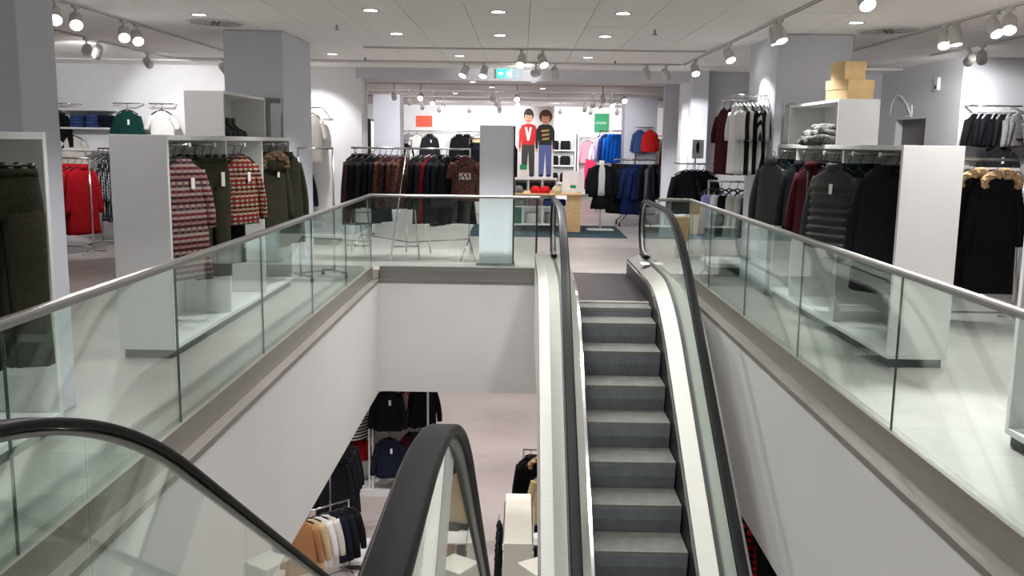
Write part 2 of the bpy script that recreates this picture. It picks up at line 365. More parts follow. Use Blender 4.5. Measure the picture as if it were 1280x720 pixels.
# ------------------------------------------------------------------ escalators
HT, TS = 4.4, .68
SB = -HT/TS
def smooth(s, lb):
    if s >= lb: return 0.
    if s > -lb: return -(TS/(4*lb))*(s-lb)**2
    if s > SB+lb: return TS*s
    if s > SB-lb: return -HT+TS/(4*lb)*(s-SB+lb)**2
    return -HT
def srange(a, b, n): return [a+(b-a)*i/n for i in range(n+1)]
def escalator(label, Xc, Y0, sg, stop_end, top_plate):
    t = thing('escalator', label, 'escalator', (Xc, Y0+sg*SB, GF))
    Y = lambda s: Y0+sg*s
    sb_end = SB-.85
    STEPS = [sb_end]+srange(SB-.9, SB+.9, 14)+srange(-4.8, -1.2, 3)+srange(-.9, .9, 16)+[stop_end]
    STEPS = sorted(x for x in set(STEPS) if x >= sb_end)
    def strip(poly_of_s, ss):       # sweep a closed section (x, dz) given per s
        return MB().rings([[(Xc+x, Y(s), z) for x, z in poly_of_s(s)] for s in ss])
    for sd in (-1, 1):
        ss = STEPS
        O('skirt', strip(lambda s: [(sd*.392, smooth(s, .6)-.32), (sd*.392, smooth(s, .8)+.19), (sd*.41, smooth(s, .8)+.19), (sd*.41, smooth(s, .6)-.32)], ss), SKIRT, t)
        O('skirt_trim', strip(lambda s: [(sd*.386, smooth(s, .8)+.175), (sd*.386, smooth(s, .8)+.2), (sd*.412, smooth(s, .8)+.2), (sd*.412, smooth(s, .8)+.175)], ss), CHROME, t)
        O('inner_deck', strip(lambda s: [(sd*.412, smooth(s, .8)+.16), (sd*.412, smooth(s, .8)+.205), (sd*.545, smooth(s, .8)+.27), (sd*.56, smooth(s, .8)+.27), (sd*.56, smooth(s, .8)+.16)], ss), ALU, t)
        O('glass_channel', strip(lambda s: [(sd*.548, smooth(s, .8)+.262), (sd*.548, smooth(s, .8)+.278), (sd*.592, smooth(s, .8)+.278), (sd*.592, smooth(s, .8)+.262)], ss), BLACK, t)
        O('outer_deck', strip(lambda s: [(sd*.58, smooth(s, .8)+.16), (sd*.58, smooth(s, .8)+.27), (sd*.6, smooth(s, .8)+.27), (sd*.70, smooth(s, .8)+.285), (sd*.8, smooth(s, .8)+.26), (sd*.8, smooth(s, .8)+.16)], ss), ALU, t)
        O('side_cladding', strip(lambda s: [(sd*.79, smooth(s, .8)+.2), (sd*.8, smooth(s, .8)+.2), (sd*.8, max(GF, smooth(s, .8)-.85)), (sd*.79, max(GF, smooth(s, .8)-.85))], ss), FASCIA, t)
        # handrail belt with both newel turns
        R = .355; H0 = 1.0; top_c = stop_end-.36; bot_c = sb_end+.36
        path = []
        for k in range(0, 9): a = PI*k/8; path.append((bot_c-R*math.sin(a), -HT+H0-R-R*math.cos(a)))
        for s in sorted(set(srange(bot_c+.05, SB+.9, 9)+srange(-4.8, -1.2, 3)+srange(-.9, .9, 18)+[top_c])): path.append((s, smooth(s, .9)+H0))
        for k in range(1, 9): a = PI*k/8; path.append((top_c+R*math.sin(a), H0-R+R*math.cos(a)))
        path = [(bot_c+.25, path[0][1])]+path+[(top_c-.25, path[-1][1])]
        def sweep(prof):
            rs = []
            for i, (s, z) in enumerate(path):
                p, q = path[max(i-1, 0)], path[min(i+1, len(path)-1)]
                dy, dz = q[0]-p[0], q[1]-p[1]; l = math.hypot(dy, dz); ny, nz = -dz/l, dy/l
                rs.append([(Xc+sd*.57+x, Y(s+ny*n), z+nz*n) for x, n in prof])
            m = MB().rings(rs); m.smooth = True; return m
        O('handrail_belt', sweep([(-.03, -.03), (-.041, -.026), (-.0425, -.014), (-.0415, -.007), (-.037, -.0015), (-.032, 0), (.032, 0), (.037, -.0015), (.0415, -.007), (.0425, -.014), (.041, -.026), (.03, -.03)]), RUBBER, t)
        O('handrail_guide', sweep([(-.014, -.052), (-.018, -.033), (.018, -.033), (.014, -.052)]), STEEL, t)
        # glass in panels
        cuts = [bot_c, SB+.55, -4.9, -3.3, -1.7, -.1, top_c]
        for i, (a, b) in enumerate(zip(cuts, cuts[1:])):
            sa = srange(a+.004, b-.004, 12)
            lo = [(s, smooth(s, .8)+.265) for s in sa]; hi = [(s, smooth(s, .9)+H0-.045) for s in sa][::-1]
            if i == len(cuts)-2: lo += [(top_c+.18, .265)]+[(top_c+.31*math.sin(PI*k/8), H0-R-.31*math.cos(PI*k/8)) for k in range(1, 8)]
            if i == 0: hi += [(bot_c-.31*math.sin(PI*k/8), -HT+H0-R+.31*math.cos(PI*k/8)) for k in range(1, 8)]+[(bot_c-.18, -HT+.265)]
            m = MB(); x = Xc+sd*.57
            nlo = len(sa); n = len(lo)+len(hi); P = lo+hi
            m.prism([(Y(s), z) for s, z in P], 'x', x-.005, x+.005)
            O('glass_panel', m, EGLASS, t)
    # underside
    O('soffit', strip(lambda s: [(-.79, max(GF, smooth(s, .8)-.86)), (.79, max(GF, smooth(s, .8)-.86)), (.79, max(GF+.01, smooth(s, .8)-.83)), (-.79, max(GF+.01, smooth(s, .8)-.83))], STEPS), FASCIA, t)
    # steps: shared tread and riser meshes
    tm = MB().box(-.382, .382, -.19*sg-.19, -.19*sg+.19, -.03, 0)
    tme = tm.mesh('tread', TREAD)
    rp = [(0, -.03), (-.012*sg, -.03), (-.005*sg, -.13), (.03*sg, -.26), (.045*sg, -.26), (.01*sg, -.13)]
    rme = MB().prism(rp, 'x', -.38, .38).mesh('riser', RISER)
    nme = MB().box(-.382, .382, -.004, .004, -.028, .0005).mesh('nosing', pm('step_nosing', (124, 124, 118), .5, .3))
    k = 0; s = .63
    while s > SB-.6:
        z = smooth(s, .38)
        st = bpy.data.objects.new('step', tme); COL.objects.link(st); st.parent = t
        st.location = Vector((Xc, Y(s+.38) , z))-t.location
        r_ = bpy.data.objects.new('riser', rme); COL.objects.link(r_); r_.parent = st; r_.location = (0, -sg*.38, 0)
        n_ = bpy.data.objects.new('nosing', nme); COL.objects.link(n_); n_.parent = st; n_.location = (0, -sg*.384, 0)
        s -= .36; k += 1
    # landings
    ya, yb = sorted((Y(.6), Y(top_plate)))
    O('landing_plate', B(Xc-.56, Xc+.56, ya, yb, -.05, .003), pm('landing_steel', (84, 82, 84), .28, .8, .1, 30, .05, stretch=(30, 1, 1)), t)
    ya, yb = sorted((Y(.53), Y(.62)))
    O('comb_plate', B(Xc-.40, Xc+.40, ya, yb, -.03, .008), pm('comb_metal', (170, 168, 160), .4, .7, .2, 80, stretch=(8, 1, 1)), t)
    ya, yb = sorted((Y(SB-.55), Y(SB-1.6)))
    O('landing_plate', B(Xc-.56, Xc+.56, ya, yb, GF, GF+.006), MC['landing_steel'], t)
    return t
up_e = escalator('escalator climbing away to the far landing, steps visible, black handrails', .995, 9.22, 1, 2.7, 2.72)
dn_e = escalator('descending escalator in the foreground with black handrails and glass sides', -.78, 2.66, -1, 2.5, 2.4)
O('number_plate', MB().prism([(9.22+1.55, .285), (9.22+1.75, .285), (9.22+1.75, .289), (9.22+1.55, .289)], 'x', 1.43, 1.53), WHITE, up_e)

# ------------------------------------------------------------------ garments
GC = {}
def hanger_mb(w=.19, clip=False):
    m = MB()
    hk = [(0, 0, -.075)]+[(0, 0, -.045)]+[(.018*math.sin(a), 0, -.02-.018*math.cos(a)+.02) for a in [x*.55 for x in range(0, 8)]]
    m.tube([(0, 0, -.085), (0, 0, -.045), (.016, 0, -.03), (.02, 0, -.012), (.012, 0, .004), (-.002, 0, .009), (-.014, 0, .002)], .004, 5)
    if clip:
        m.tube([(-w, 0, -.085), (w, 0, -.085)], .007, 6); m.box(-w-.005, -w+.03, -.014, .014, -.12, -.07); m.box(w-.03, w+.005, -.014, .014, -.12, -.07)
    else:
        m.tube([(-w, 0, -.16), (-w*.6, 0, -.115), (0, 0, -.08), (w*.6, 0, -.115), (w, 0, -.16)], [.01, .011, .011, .011, .01], 6)
    return m
def gtop(L=.68, sw=.21, hw=.22, d=.055, sl=.52, puff=0, seed=0, collar=0, fold=.10, tagc=1, open_=0):
    key = ('top', L, sw, hw, d, sl, puff, seed, collar, tagc, open_)
    if key in GC: return GC[key]
    secs = []; N = 33 if puff else 14
    for i in range(N):
        p = i/(N-1); z = -.10-L+p*(L-.14)
        q = 1+puff*abs(math.sin(p*PI*8)) if puff else 1
        secs.append((z, (hw+(sw*.97-hw)*p)*q, (d*(1.15-.25*p))*(1+2.2*(q-1)), 0, 0))
    secs += [(-.195, sw*.97, d*.8, 0, 0), (-.165, sw*.78, d*.72, 0, 0), (-.135, sw*.5, d*.68, 0, 0), (-.112, .075, d*.7, 0, 0), (-.10, .068, d*.62, 0, 0)]
    parts = [('body', MB().loft(secs, 18, fold, seed), 0)]
    rnd = random.Random(seed)
    if sl:
        for sd in (-1, 1):
            o = rnd.uniform(.0, .03); pts = []; rad = []
            for i in range(9):
                p = i/8; pts.append((sd*(sw-.045+.075*math.sin(p*1.7)+o*p), -.012*math.sin(p*3)-.02*p, -.20-sl*p))
                rad.append((.062-.018*p)*(1+.22*puff*6*abs(math.sin(p*9))*.4))
            parts.append(('sleeve', MB().tube(pts, rad, 8, .75), 0))
    if collar:
        rs = [[(rr*math.cos(2*PI*i/12), rr*.62*math.sin(2*PI*i/12)-.01, z) for i in range(12)] for rr, z in ((.085, -.15), (.095, -.11), (.088, -.07), (.075, -.075), (.07, -.11))]
        cm = MB().rings(rs); cm.smooth = True; parts.append(('collar', cm, 1))
    if open_: parts.append(('zip', B(-.006, .006, -d*1.2-.004, -d*.8, -.1-L+.02, -.16), 3))
    parts.append(('hanger', hanger_mb(sw*.85), 2))
    if tagc: parts.append(('price_tag', B(.02, .055, -d*1.15-.006, -d*1.15-.003, -.33, -.245), 4))
    GC[key] = [(n, m.mesh(n, BLACK), s) for n, m, s in parts]; return GC[key]
def gtrousers(L=1.02, w=.19, seed=0, tagc=1, leg=.105):
    key = ('tr', L, w, seed, tagc)
    if key in GC: return GC[key]
    b = MB().loft([(-.36, w*1.04, .04, 0, 0), (-.33, w*1.1, .047, 0, 0), (-.24, w*1.06, .048, 0, 0), (-.15, w, .04, 0, 0), (-.105, w*.97, .035, 0, 0)], 18, .05, seed)
    parts = [('body', b, 0)]
    for sd in (-1, 1):
        lg = MB().loft([(-.10-L, leg*.86, .035, sd*(w*.62), 0), (-.10-L*.8, leg*.84, .036, sd*w*.6, -.004), (-.1-L*.6, leg*.9, .04, sd*w*.58, .004), (-.1-L*.45, leg*.96, .045, sd*w*.56, 0), (-.33, leg*1.03, .05, sd*w*.54, 0), (-.28, leg*.8, .02, sd*w*.5, 0)], 12, .12, seed+sd)
        parts.append(('leg', lg, 0))
    parts.append(('waistband', MB().loft([(-.14, w*1.0, .042, 0, 0), (-.12, w*1.0, .042, 0, 0), (-.1, w*.98, .04, 0, 0)], 18), 1))
    parts.append(('hanger', hanger_mb(w*.9, True), 2))
    if tagc: parts.append(('price_tag', B(.05, .09, -.066, -.062, -.34, -.22), 4))
    GC[key] = [(n, m.mesh(n, BLACK), s) for n, m, s in parts]; return GC[key]
def gtank(L=.5, w=.17, seed=0):
    key = ('tank', L, w, seed)
    if key in GC: return GC[key]
    b = MB().loft([(-.2-L, w*1.12, .045, 0, 0), (-.2-L*.6, w*1.02, .045, 0, 0), (-.2-L*.3, w*.96, .045, 0, 0), (-.2, w*.92, .045, 0, 0), (-.17, w*.8, .04, 0, 0)], 18, .1, seed)
    parts = [('body', b, 0)]
    for sd in (-1, 1): parts.append(('strap', MB().tube([(sd*w*.62, 0, -.18), (sd*w*.66, 0, -.15), (sd*w*.7, 0, -.12)], .008, 5), 0))
    parts.append(('hanger', hanger_mb(.17), 2))
    GC[key] = [(n, m.mesh(n, BLACK), s) for n, m, s in parts]; return GC[key]
def gfur(seed=0, low=0):
    key = ('fur', seed, low)
    if key in GC: return GC[key]
    rnd = random.Random(seed); rs = []
    for i in range(22):
        a = PI*(-.18+1.36*i/21); c = Vector((.17*math.cos(a), -.075, -.19+.085*math.sin(a)-low)); rr = (.036+rnd.uniform(0, .018))*(.6+.4*math.sin(PI*(i+.5)/22)); ring = []
        for k in range(8):
            b = 2*PI*k/8; q = rr*(1+rnd.uniform(-.3, .35)); ring.append(c+Vector((math.cos(a)*math.cos(b)*q, math.sin(b)*q, math.sin(a)*math.cos(b)*q)))
        rs.append(ring)
    GC[key] = MB().rings(rs).mesh('fur_trim', BLACK)
    GC['hood'] = MB().loft([(-.27, .13, .07, 0, -.03), (-.2, .15, .085, 0, -.03), (-.14, .13, .075, 0, -.025), (-.1, .08, .05, 0, -.02), (-.085, .03, .02, 0, -.02)], 16, .05).mesh('hood', BLACK)
    return GC[key]
TAGM = pm('tag_paper', (236, 236, 234), .7); HANGM = pm('hanger_black', (18, 18, 19), .45); HANGW = pm('hanger_clear', (190, 190, 192), .3)
ZIPM = pm('zip_metal', (150, 148, 150), .35, .8)
def put(geo, mat, loc, rot, label, cat, group, name, collar=None, hang=HANGM, fur=None, scale=1):
    t = thing(name, label, cat, loc, rot, group)
    if scale != 1: t.scale = (scale,)*3
    for n, me, slot in geo:
        o = bpy.data.objects.new(n, me); COL.objects.link(o); o.parent = t
        m = {0: F[mat], 1: F[collar or mat], 2: hang, 3: ZIPM, 4: TAGM}[slot]
        o.material_slots[0].link = 'OBJECT'; o.material_slots[0].material = m
    if fur:
        o = bpy.data.objects.new('fur_trim', gfur(0)); COL.objects.link(o); o.parent = t
        o.material_slots[0].link = 'OBJECT'; o.material_slots[0].material = F[fur]
        o = bpy.data.objects.new('hood', GC['hood']); COL.objects.link(o); o.parent = t
        o.material_slots[0].link = 'OBJECT'; o.material_slots[0].material = F[mat]
    return t
KIND = dict(
    tee=lambda s, tg=0: gtop(.62, .2, .205, .045, .2, 0, s, 0, .1, tg), sweater=lambda s, tg=0: gtop(.64, .21, .215, .05, .5, 0, s, 0, .1, tg),
    jacket=lambda s, tg=0: gtop(.68, .215, .23, .065, .54, 0, s, 1, .1, tg), coat=lambda s, tg=0: gtop(.98, .215, .26, .07, .58, 0, s, 1, .1, tg),
    longcoat=lambda s, tg=0: gtop(1.15, .22, .27, .075, .6, 0, s, 1, .1, tg), dress=lambda s, tg=0: gtop(.95, .19, .26, .05, .45, 0, s, 0, .14, tg),
    puffer=lambda s, tg=0: gtop(.7, .225, .24, .085, .56, .12, s, 1, .03, tg), zipjacket=lambda s, tg=0: gtop(.66, .21, .22, .06, .54, 0, s, 1, .1, tg, 1),
    trousers=lambda s, tg=0: gtrousers(1.02, .19, s, tg), tank=lambda s, tg=0: gtank(.5, .17, s), shirt=lambda s, tg=0: gtop(.78, .2, .215, .045, .3, 0, s, 0, .14, tg),
    kid=lambda s, tg=0: gtop(.42, .15, .16, .04, .33, 0, s, 0, .1, tg), cardigan=lambda s, tg=0: gtop(.75, .2, .22, .05, .52, 0, s, 0, .12, tg), legging=lambda s, tg=0: gtrousers(.85, .15, s, tg))
CAT = dict(tee='t-shirt', sweater='sweater', jacket='jacket', coat='coat', longcoat='coat', dress='dress', puffer='jacket', zipjacket='jacket', trousers='trousers', tank='top', shirt='shirt', kid='top', cardigan='cardigan', legging='trousers')
NM = dict(tee='t_shirt', sweater='sweater', jacket='jacket', coat='coat', longcoat='long_coat', dress='knit_dress', puffer='puffer_jacket', zipjacket='zip_jacket', trousers='trousers', tank='strap_top', shirt='shirt', kid='child_top', cardigan='cardigan', legging='trousers')
CN = dict(black='black', ink='black', navy='navy', charcoal='charcoal', olive='olive', green='dark green', deepteal='dark teal', burgundy='burgundy', darkred='dark red', red='red', white='white', offwhite='off-white',
          grey='grey', midgrey='mid-grey', beige='beige', tan='tan', pink='pink', magenta='magenta', blue='bright blue', denim='denim blue', cobalt='deep blue', dustypink='dusty pink', scarlet='scarlet', leather='black leather',
          greencloth='green', lilac='lilac', puffer='quilted charcoal', fairisle='pale fair-isle', fairisle2='red fair-isle', leopard='brown printed', leopard2='dark printed', stripe='pinstriped', hstripe='striped',
          dots='dotted black', plaid='red plaid', fleck='grey flecked', knit='grey knitted')
def hang(kind, mat, loc, rot, where, group, seed=0, tg=0, **kw):
    return put(KIND[kind](seed % 3, tg), mat, loc, rot, f"{CN[mat]} {NM[kind].replace('_', ' ')} {where}", CAT[kind], group, NM[kind], **kw)

# ------------------------------------------------------------------ display cabinets (gondolas)
def gondola(label, xa, xb, y0, y1, divs, arms, h=1.7, end0=True):
    sg = 1 if xa > xb else -1          # +1: open side looks towards +x
    lo, hi = min(xa, xb), max(xa, xb)
    t = thing('display_cabinet', label, 'cabinet', ((xa+xb)/2, (y0+y1)/2, 0))
    O('plinth', B(lo+.03, hi-.03, y0+.03, y1-.02, 0, .07), DARKGREY, t)
    bevel(O('base_board', B(lo, hi, y0+.03, y1-.03, .07, .11), WHITE, t), .004)
    bevel(O('end_panel', B(lo, hi, y0, y0+.04, .07, h), WHITE, t), .004)
    bevel(O('end_panel', B(lo, hi, y1-.04, y1, .07, h), WHITE, t), .004)
    O('back_panel', B(xb-.01, xb+.01, y0+.04, y1-.04, .11, h-.04), WHITE, t)
    bevel(O('top_board', B(lo, hi, y0+.04, y1-.04, h-.04, h), WHITE, t), .004)
    for d in divs: bevel(O('divider', B(lo+.01, hi, d-.015, d+.015, .11, h-.04), WHITE, t), .003)
    for a in arms:
        r = O('hanging_arm', MB().tube([(xb, a, 1.625), (xa+sg*.02, a, 1.625)], .011, 8), CHROME, t)
        O('end_cap', MB().tube([(xa+sg*.02, a, 1.625), (xa+sg*.035, a, 1.625)], .02, 10), WHITE, r)
    return t
gondola('white cabinet of knitwear and trousers by the left railing, long grey end panel', -2.63, -3.06, 6.9, 10.6, [8.3, 9.45], [7.3, 7.9, 8.75, 9.75, 10.25])
gondola('white cabinet at the left edge holding olive trousers', -2.63, -3.06, 2.9, 5.15, [3.6], [4.6])
gondola('white cabinet of dark jackets by the right railing, long end panel', 2.84, 3.3, 6.98, 10.4, [8.3, 9.7], [7.35, 7.95, 8.7, 9.3, 10.1])
gondola('white cabinet cut off by the right edge of the picture', 2.80, 3.3, 3.0, 5.15, [4.1], [])
A = 1.615
LG, RG = 'knitwear and trousers on the left cabinet', 'dark jackets on the right cabinet'
def stack(side, y, items, where, group, x0, dx=.07, tag0=True, turn=.5):
    for i, (k, m) in enumerate(items):
        x = x0 - side*dx*i
        rot = side*(PI/2-turn)+random.uniform(-.06, .06)
        kw = {}
        if m.startswith('olivefur'): kw = dict(fur='fur'); m = 'olive'
        hang(k, m, (x, y, A), rot, (f'at the front of {where}' if i == 0 else f'{ORD[i]} from the front of {where}'), group, seed=i, tg=1 if (tag0 and i == 0) else 0, **kw)
stack(1, 7.3, [('dress', 'fairisle'), ('dress', 'fairisle'), ('sweater', 'black')], 'the arm by the left end panel', LG, -2.66)
stack(1, 7.9, [('trousers', 'olive'), ('trousers', 'black'), ('trousers', 'olive')], 'the second arm of the left cabinet', LG, -2.64)
stack(1, 8.75, [('sweater', 'fairisle2'), ('sweater', 'fairisle2'), ('trousers', 'black')], 'the middle bay of the left cabinet', LG, -2.64)
stack(1, 9.75, [('coat', 'olivefur'), ('coat', 'olive')], 'the fourth arm of the left cabinet', LG, -2.64, .1)
stack(1, 10.25, [('coat', 'olive'), ('coat', 'ink')], 'the last arm of the left cabinet', LG, -2.6, .1, False)
stack(1, 4.62, [('trousers', 'olive'), ('trousers', 'olive'), ('trousers', 'olive')], 'the arm at the left picture edge', 'olive trousers at the left edge', -2.62, .07, False, .9)
stack(-1, 7.35, [('coat', 'ink'), ('coat', 'charcoal'), ('coat', 'black')], 'the arm nearest the right end panel', RG, 2.86, .09, False)
stack(-1, 7.95, [('puffer', 'puffer'), ('jacket', 'deepteal'), ('jacket', 'deepteal'), ('jacket', 'black')], 'the second arm of the right cabinet', RG, 2.68, .1)
stack(-1, 8.75, [('zipjacket', 'burgundy'), ('zipjacket', 'black'), ('jacket', 'black')], 'the third arm of the right cabinet', RG, 2.74, .09, False)
stack(-1, 9.3, [('jacket', 'ink'), ('cardigan', 'fleck'), ('jacket', 'charcoal')], 'the fourth arm of the right cabinet', RG, 2.8, .09, False)
stack(-1, 10.1, [('jacket', 'leather'), ('jacket', 'deepteal'), ('jacket', 'navy')], 'the last arm of the right cabinet', RG, 2.72, .08, False)

# boxes standing on the cabinets
def topbox(label, xa, xb, y0, y1, zb, zt):
    lo, hi = min(xa, xb), max(xa, xb); t = thing('shelf_box', label, 'shelf', ((lo+hi)/2, y0, zb))
    bevel(O('end_panel', B(lo, hi, y0, y0+.03, zb, zt), WHITE, t), .003); bevel(O('end_panel', B(lo, hi, y1-.03, y1, zb, zt), WHITE, t), .003)
    O('top_board', B(lo, hi, y0+.03, y1-.03, zt-.025, zt), WHITE, t); O('back_panel', B(xb-.008, xb+.008, y0+.03, y1-.03, zb, zt-.025), WHITE, t)
topbox('white open box of boots standing on the left cabinet', -2.74, -3.1, 8.6, 10.0, 1.701, 2.11)
topbox('white open box of scarves standing on the right cabinet', 2.85, 3.22, 8.5, 10.05, 1.701, 2.11)
def boot(x, y, rz, label):
    t = thing('ankle_boot', label, 'boot', (x, y, 1.701), rz, 'boots on the left cabinet')
    O('sole', MB().loft([(0, .12, .042, 0, 0), (.012, .12, .042, 0, 0), (.02, .118, .04, 0, 0)], 14), BLACK, t, False)
    O('heel', B(-.12, -.06, -.032, .032, 0, .035), BLACK, t, False)
    O('upper', MB().loft([(.018, .115, .04, 0, 0), (.05, .11, .042, -.005, 0), (.08, .075, .04, -.04, 0), (.12, .055, .038, -.06, 0), (.175, .056, .04, -.062, 0), (.18, .04, .03, -.062, 0)], 14), F['leather'], t, False)
for i, (y, l) in enumerate(((8.85, 'black ankle boot nearest the solid white panel'), (9.0, 'black ankle boot second from the solid white panel'), (9.2, 'black ankle boot third from the solid white panel'), (9.35, 'black ankle boot deepest in the white box'))):
    boot(-2.86, y, -.1, l)
kn = random.Random(4)
for i in range(14):
    ly = 0 if i < 6 else 1 if i < 11 else 2; q0 = i-(0, 6, 11)[ly]
    yb_ = 8.84+.085*q0+.05*ly; zb_ = 1.742+.052*ly
    t = O('folded_scarf', MB().tube([(2.72+.04*ly+(.36-.05*ly)*p, yb_+kn.uniform(-.012, .012)+.03*math.sin(p*7+i), zb_+.016*math.sin(p*6+i*2)) for p in [q/9 for q in range(10)]], [.018, .034, .042, .044, .04, .043, .041, .044, .036, .02], 9), F['knit'])
    tag(t, f'grey knitted scarf, {ORD[q0]} from the near end in the {["bottom", "middle", "top"][ly]} layer of the pile', 'scarf', 'grey knitted scarves in the pile')
def carton(x, y, z, w, d, h, rz, label):
    t = thing('cardboard_box', label, 'box', (x, y, z), rz)
    bevel(O('body', B(-w/2, w/2, -d/2, d/2, 0, h*.72), CARD, t, False), .004); bevel(O('lid', B(-w/2-.004, w/2+.004, -d/2-.004, d/2+.004, h*.5, h), CARD, t, False), .004)
carton(3.02, 8.75, 2.111, .27, .34, .175, .28, 'wider tan cardboard box standing on the white shelf box')
carton(3.0, 8.75, 2.287, .21, .24, .165, .2, 'smaller tan cardboard box on top of the other box')
def mirror(label, x0, x1, y, z0, z1):
    t = thing('wall_mirror', label, 'mirror', ((x0+x1)/2, y, z0))
    O('frame', MB().box(x0, x1, y-.02, y, z0, z1), STEEL, t); O('mirror_pane', B(x0+.015, x1-.015, y-.024, y-.019, z0+.015, z1-.015), MIRROR, t)
mirror('mirror on the front of the left column', -2.97, -2.76, 10.798, 1.1, 2.15); mirror('mirror on the front of the right column', 2.9, 3.05, 10.498, 1.1, 2.15)

# ------------------------------------------------------------------ clothing racks
def tripod(t, x, y, zt, r=.3, a0=.5):
    O('post', MB().bar((x, y, .28), (x, y, zt), .013), CHROME, t)
    for k in range(3):
        a = a0+k*2*PI/3; O('foot', MB().tube([(x, y, .3), (x+r*.5*math.cos(a), y+r*.5*math.sin(a), .16), (x+r*math.cos(a), y+r*math.sin(a), .012)], .012), CHROME, t)
mr = thing('clothes_rack', 'long chrome rack of dark and printed clothes behind the far railing', 'rack', (-1.6, 13.4, 0))
RZ = 1.575
O('rail', MB().bar((-2.45, 13.4, RZ), (-.74, 13.4, RZ), .014), CHROME, mr)
O('post', MB().bar((-.74, 13.4, .28), (-.74, 13.4, RZ+.01), .013), CHROME, mr); O('post', MB().bar((-2.4, 13.9, .28), (-2.4, 13.4, RZ), .013), CHROME, mr)
for a in (-.35, .35, PI):
    O('foot', MB().tube([(-.74, 13.4, .29), (-.74+.3*math.sin(a), 13.4-.42*math.cos(a), .012)], .012), CHROME, mr)
    O('foot', MB().tube([(-2.4, 13.9, .29), (-2.4+.3*math.sin(a), 13.9-.3*math.cos(a), .012)], .012), CHROME, mr)
O('floor_bar', MB().tube([(-2.4, 13.9, .28), (-1.62, 13.4, .22), (-.74, 13.4, .28)], .011), CHROME, mr)
for dx, dy in ((-.19, -.55), (.2, -.35), (.28, .5), (-.1, .55)): O('foot', MB().tube([(-1.63+dx*.1, 13.4+dy*.06, RZ-.02), (-1.63+dx, 13.4+dy, .012)], .012), CHROME, mr)
O('foot_bar', MB().bar((-1.79, 12.98, .2), (-1.44, 13.09, .2), .012), CHROME, mr)
MG = 'clothes on the long chrome rack'
row = [('coat', 'leopard2'), ('coat', 'black'), ('coat', 'ink'), ('dress', 'black'), ('dress', 'ink'), ('cardigan', 'leopard'), ('cardigan', 'leopard2'), ('cardigan', 'leopard'), ('cardigan', 'leopard')]
for i, (k, m) in enumerate(row):
    hang(k, m, (-2.38+i*.085, 13.4, RZ-.012), PI/2-.62+random.uniform(-.06, .06), f'{ORD[i]} from the left on the long chrome rack', MG, seed=i)
row = [('cardigan', 'black'), ('dress', 'charcoal'), ('dress', 'darkred'), ('dress', 'navy'), ('coat', 'ink'), ('dress', 'black')]
for i, (k, m) in enumerate(row):
    hang(k, m, (-1.5+i*.085, 13.4, RZ-.012), PI/2-.5+random.uniform(-.06, .06), f'{ORD[i]} right of the A-frame', MG, seed=i)
hang('dress', 'black', (-.9, 13.36, RZ-.012), -.15, 'under the lettered t-shirt', MG, seed=1)
tee = hang('tee', 'leopard', (-.8, 13.3, RZ-.012), .05, 'with white lettering at the right end of the rack', MG, seed=1)
lt = MB()
rr_ = random.Random(3)
for q, (zz, n, w) in enumerate(((-.335, 5, .028), (-.385, 6, .026))):     # two rows of small hand-drawn capitals
    for i in range(n):
        x = -.085+i*.17/n; lt.box(x, x+.007, -.058, -.055, zz-.03, zz+.012); lt.box(x, x+w*.75, -.058, -.055, zz+(.004 if i % 2 else -.03), zz+(.012 if i % 2 else -.022))
        if i % 2 == q: lt.box(x+w*.6, x+w*.6+.007, -.058, -.055, zz-.03, zz+.012)
O('lettering', lt, TAGM, tee, False)

def simple_rack(label, x0, y0, x1, y1, z, name='clothes_rack', casters=False, zb=0):
    t = thing(name, label, 'rack', ((x0+x1)/2, (y0+y1)/2, zb))
    O('rail', MB().bar((x0, y0, z), (x1, y1, z), .014), CHROME, t)
    dx, dy = x1-x0, y1-y0; l = math.hypot(dx, dy); nx, ny = -dy/l, dx/l
    for x, y in ((x0, y0), (x1, y1)):
        O('post', MB().bar((x, y, zb+.05), (x, y, z+.01), .014), CHROME, t)
        O('foot', MB().tube([(x-nx*.25, y-ny*.25, zb+(.07 if casters else .014)), (x, y, zb+(.08 if casters else .06)), (x+nx*.25, y+ny*.25, zb+(.07 if casters else .014))], .014), CHROME, t)
        for s in (-1, 1):
            if casters: O('caster', MB().rings([[(x+s*nx*.25+.012*q, y+s*ny*.25+.035*math.cos(2*PI*k/12), zb+.035+.035*math.sin(2*PI*k/12)) for k in range(12)] for q in (-1, 1)]), BLACK, t)
    O('floor_bar', MB().bar((x0, y0, zb+.09), (x1, y1, zb+.09), .011), CHROME, t)
    return t
# empty rolling rail standing beside the left column
simple_rack('empty rolling clothes rail beside the left column', -2.64, 11.0, -2.3, 11.35, 1.58, 'clothes_rail', True)
# red coats far left
simple_rack('rack of red coats in front of the left back wall', -7.1, 13.5, -6.2, 13.3, 1.37)
for i in range(7): hang('coat', 'red', (-6.98+i*.11, 13.47-i*.025, 1.36), 1.05, f'{ORD[i]} from the left on the far left rack', 'red coats on the rack', seed=i, hang=HANGM)
simple_rack('rack of dotted tops beside the red coats', -6.6, 14.5, -5.9, 14.0, 1.5)
for i in range(5): hang('coat' if i > 2 else 'cardigan', 'dots' if i > 1 else 'fleck', (-6.5+i*.11, 14.42-i*.08, 1.49), .75, f'{ORD[i]} from the left beside the red coats', 'dotted clothes beside the red coats', seed=i)

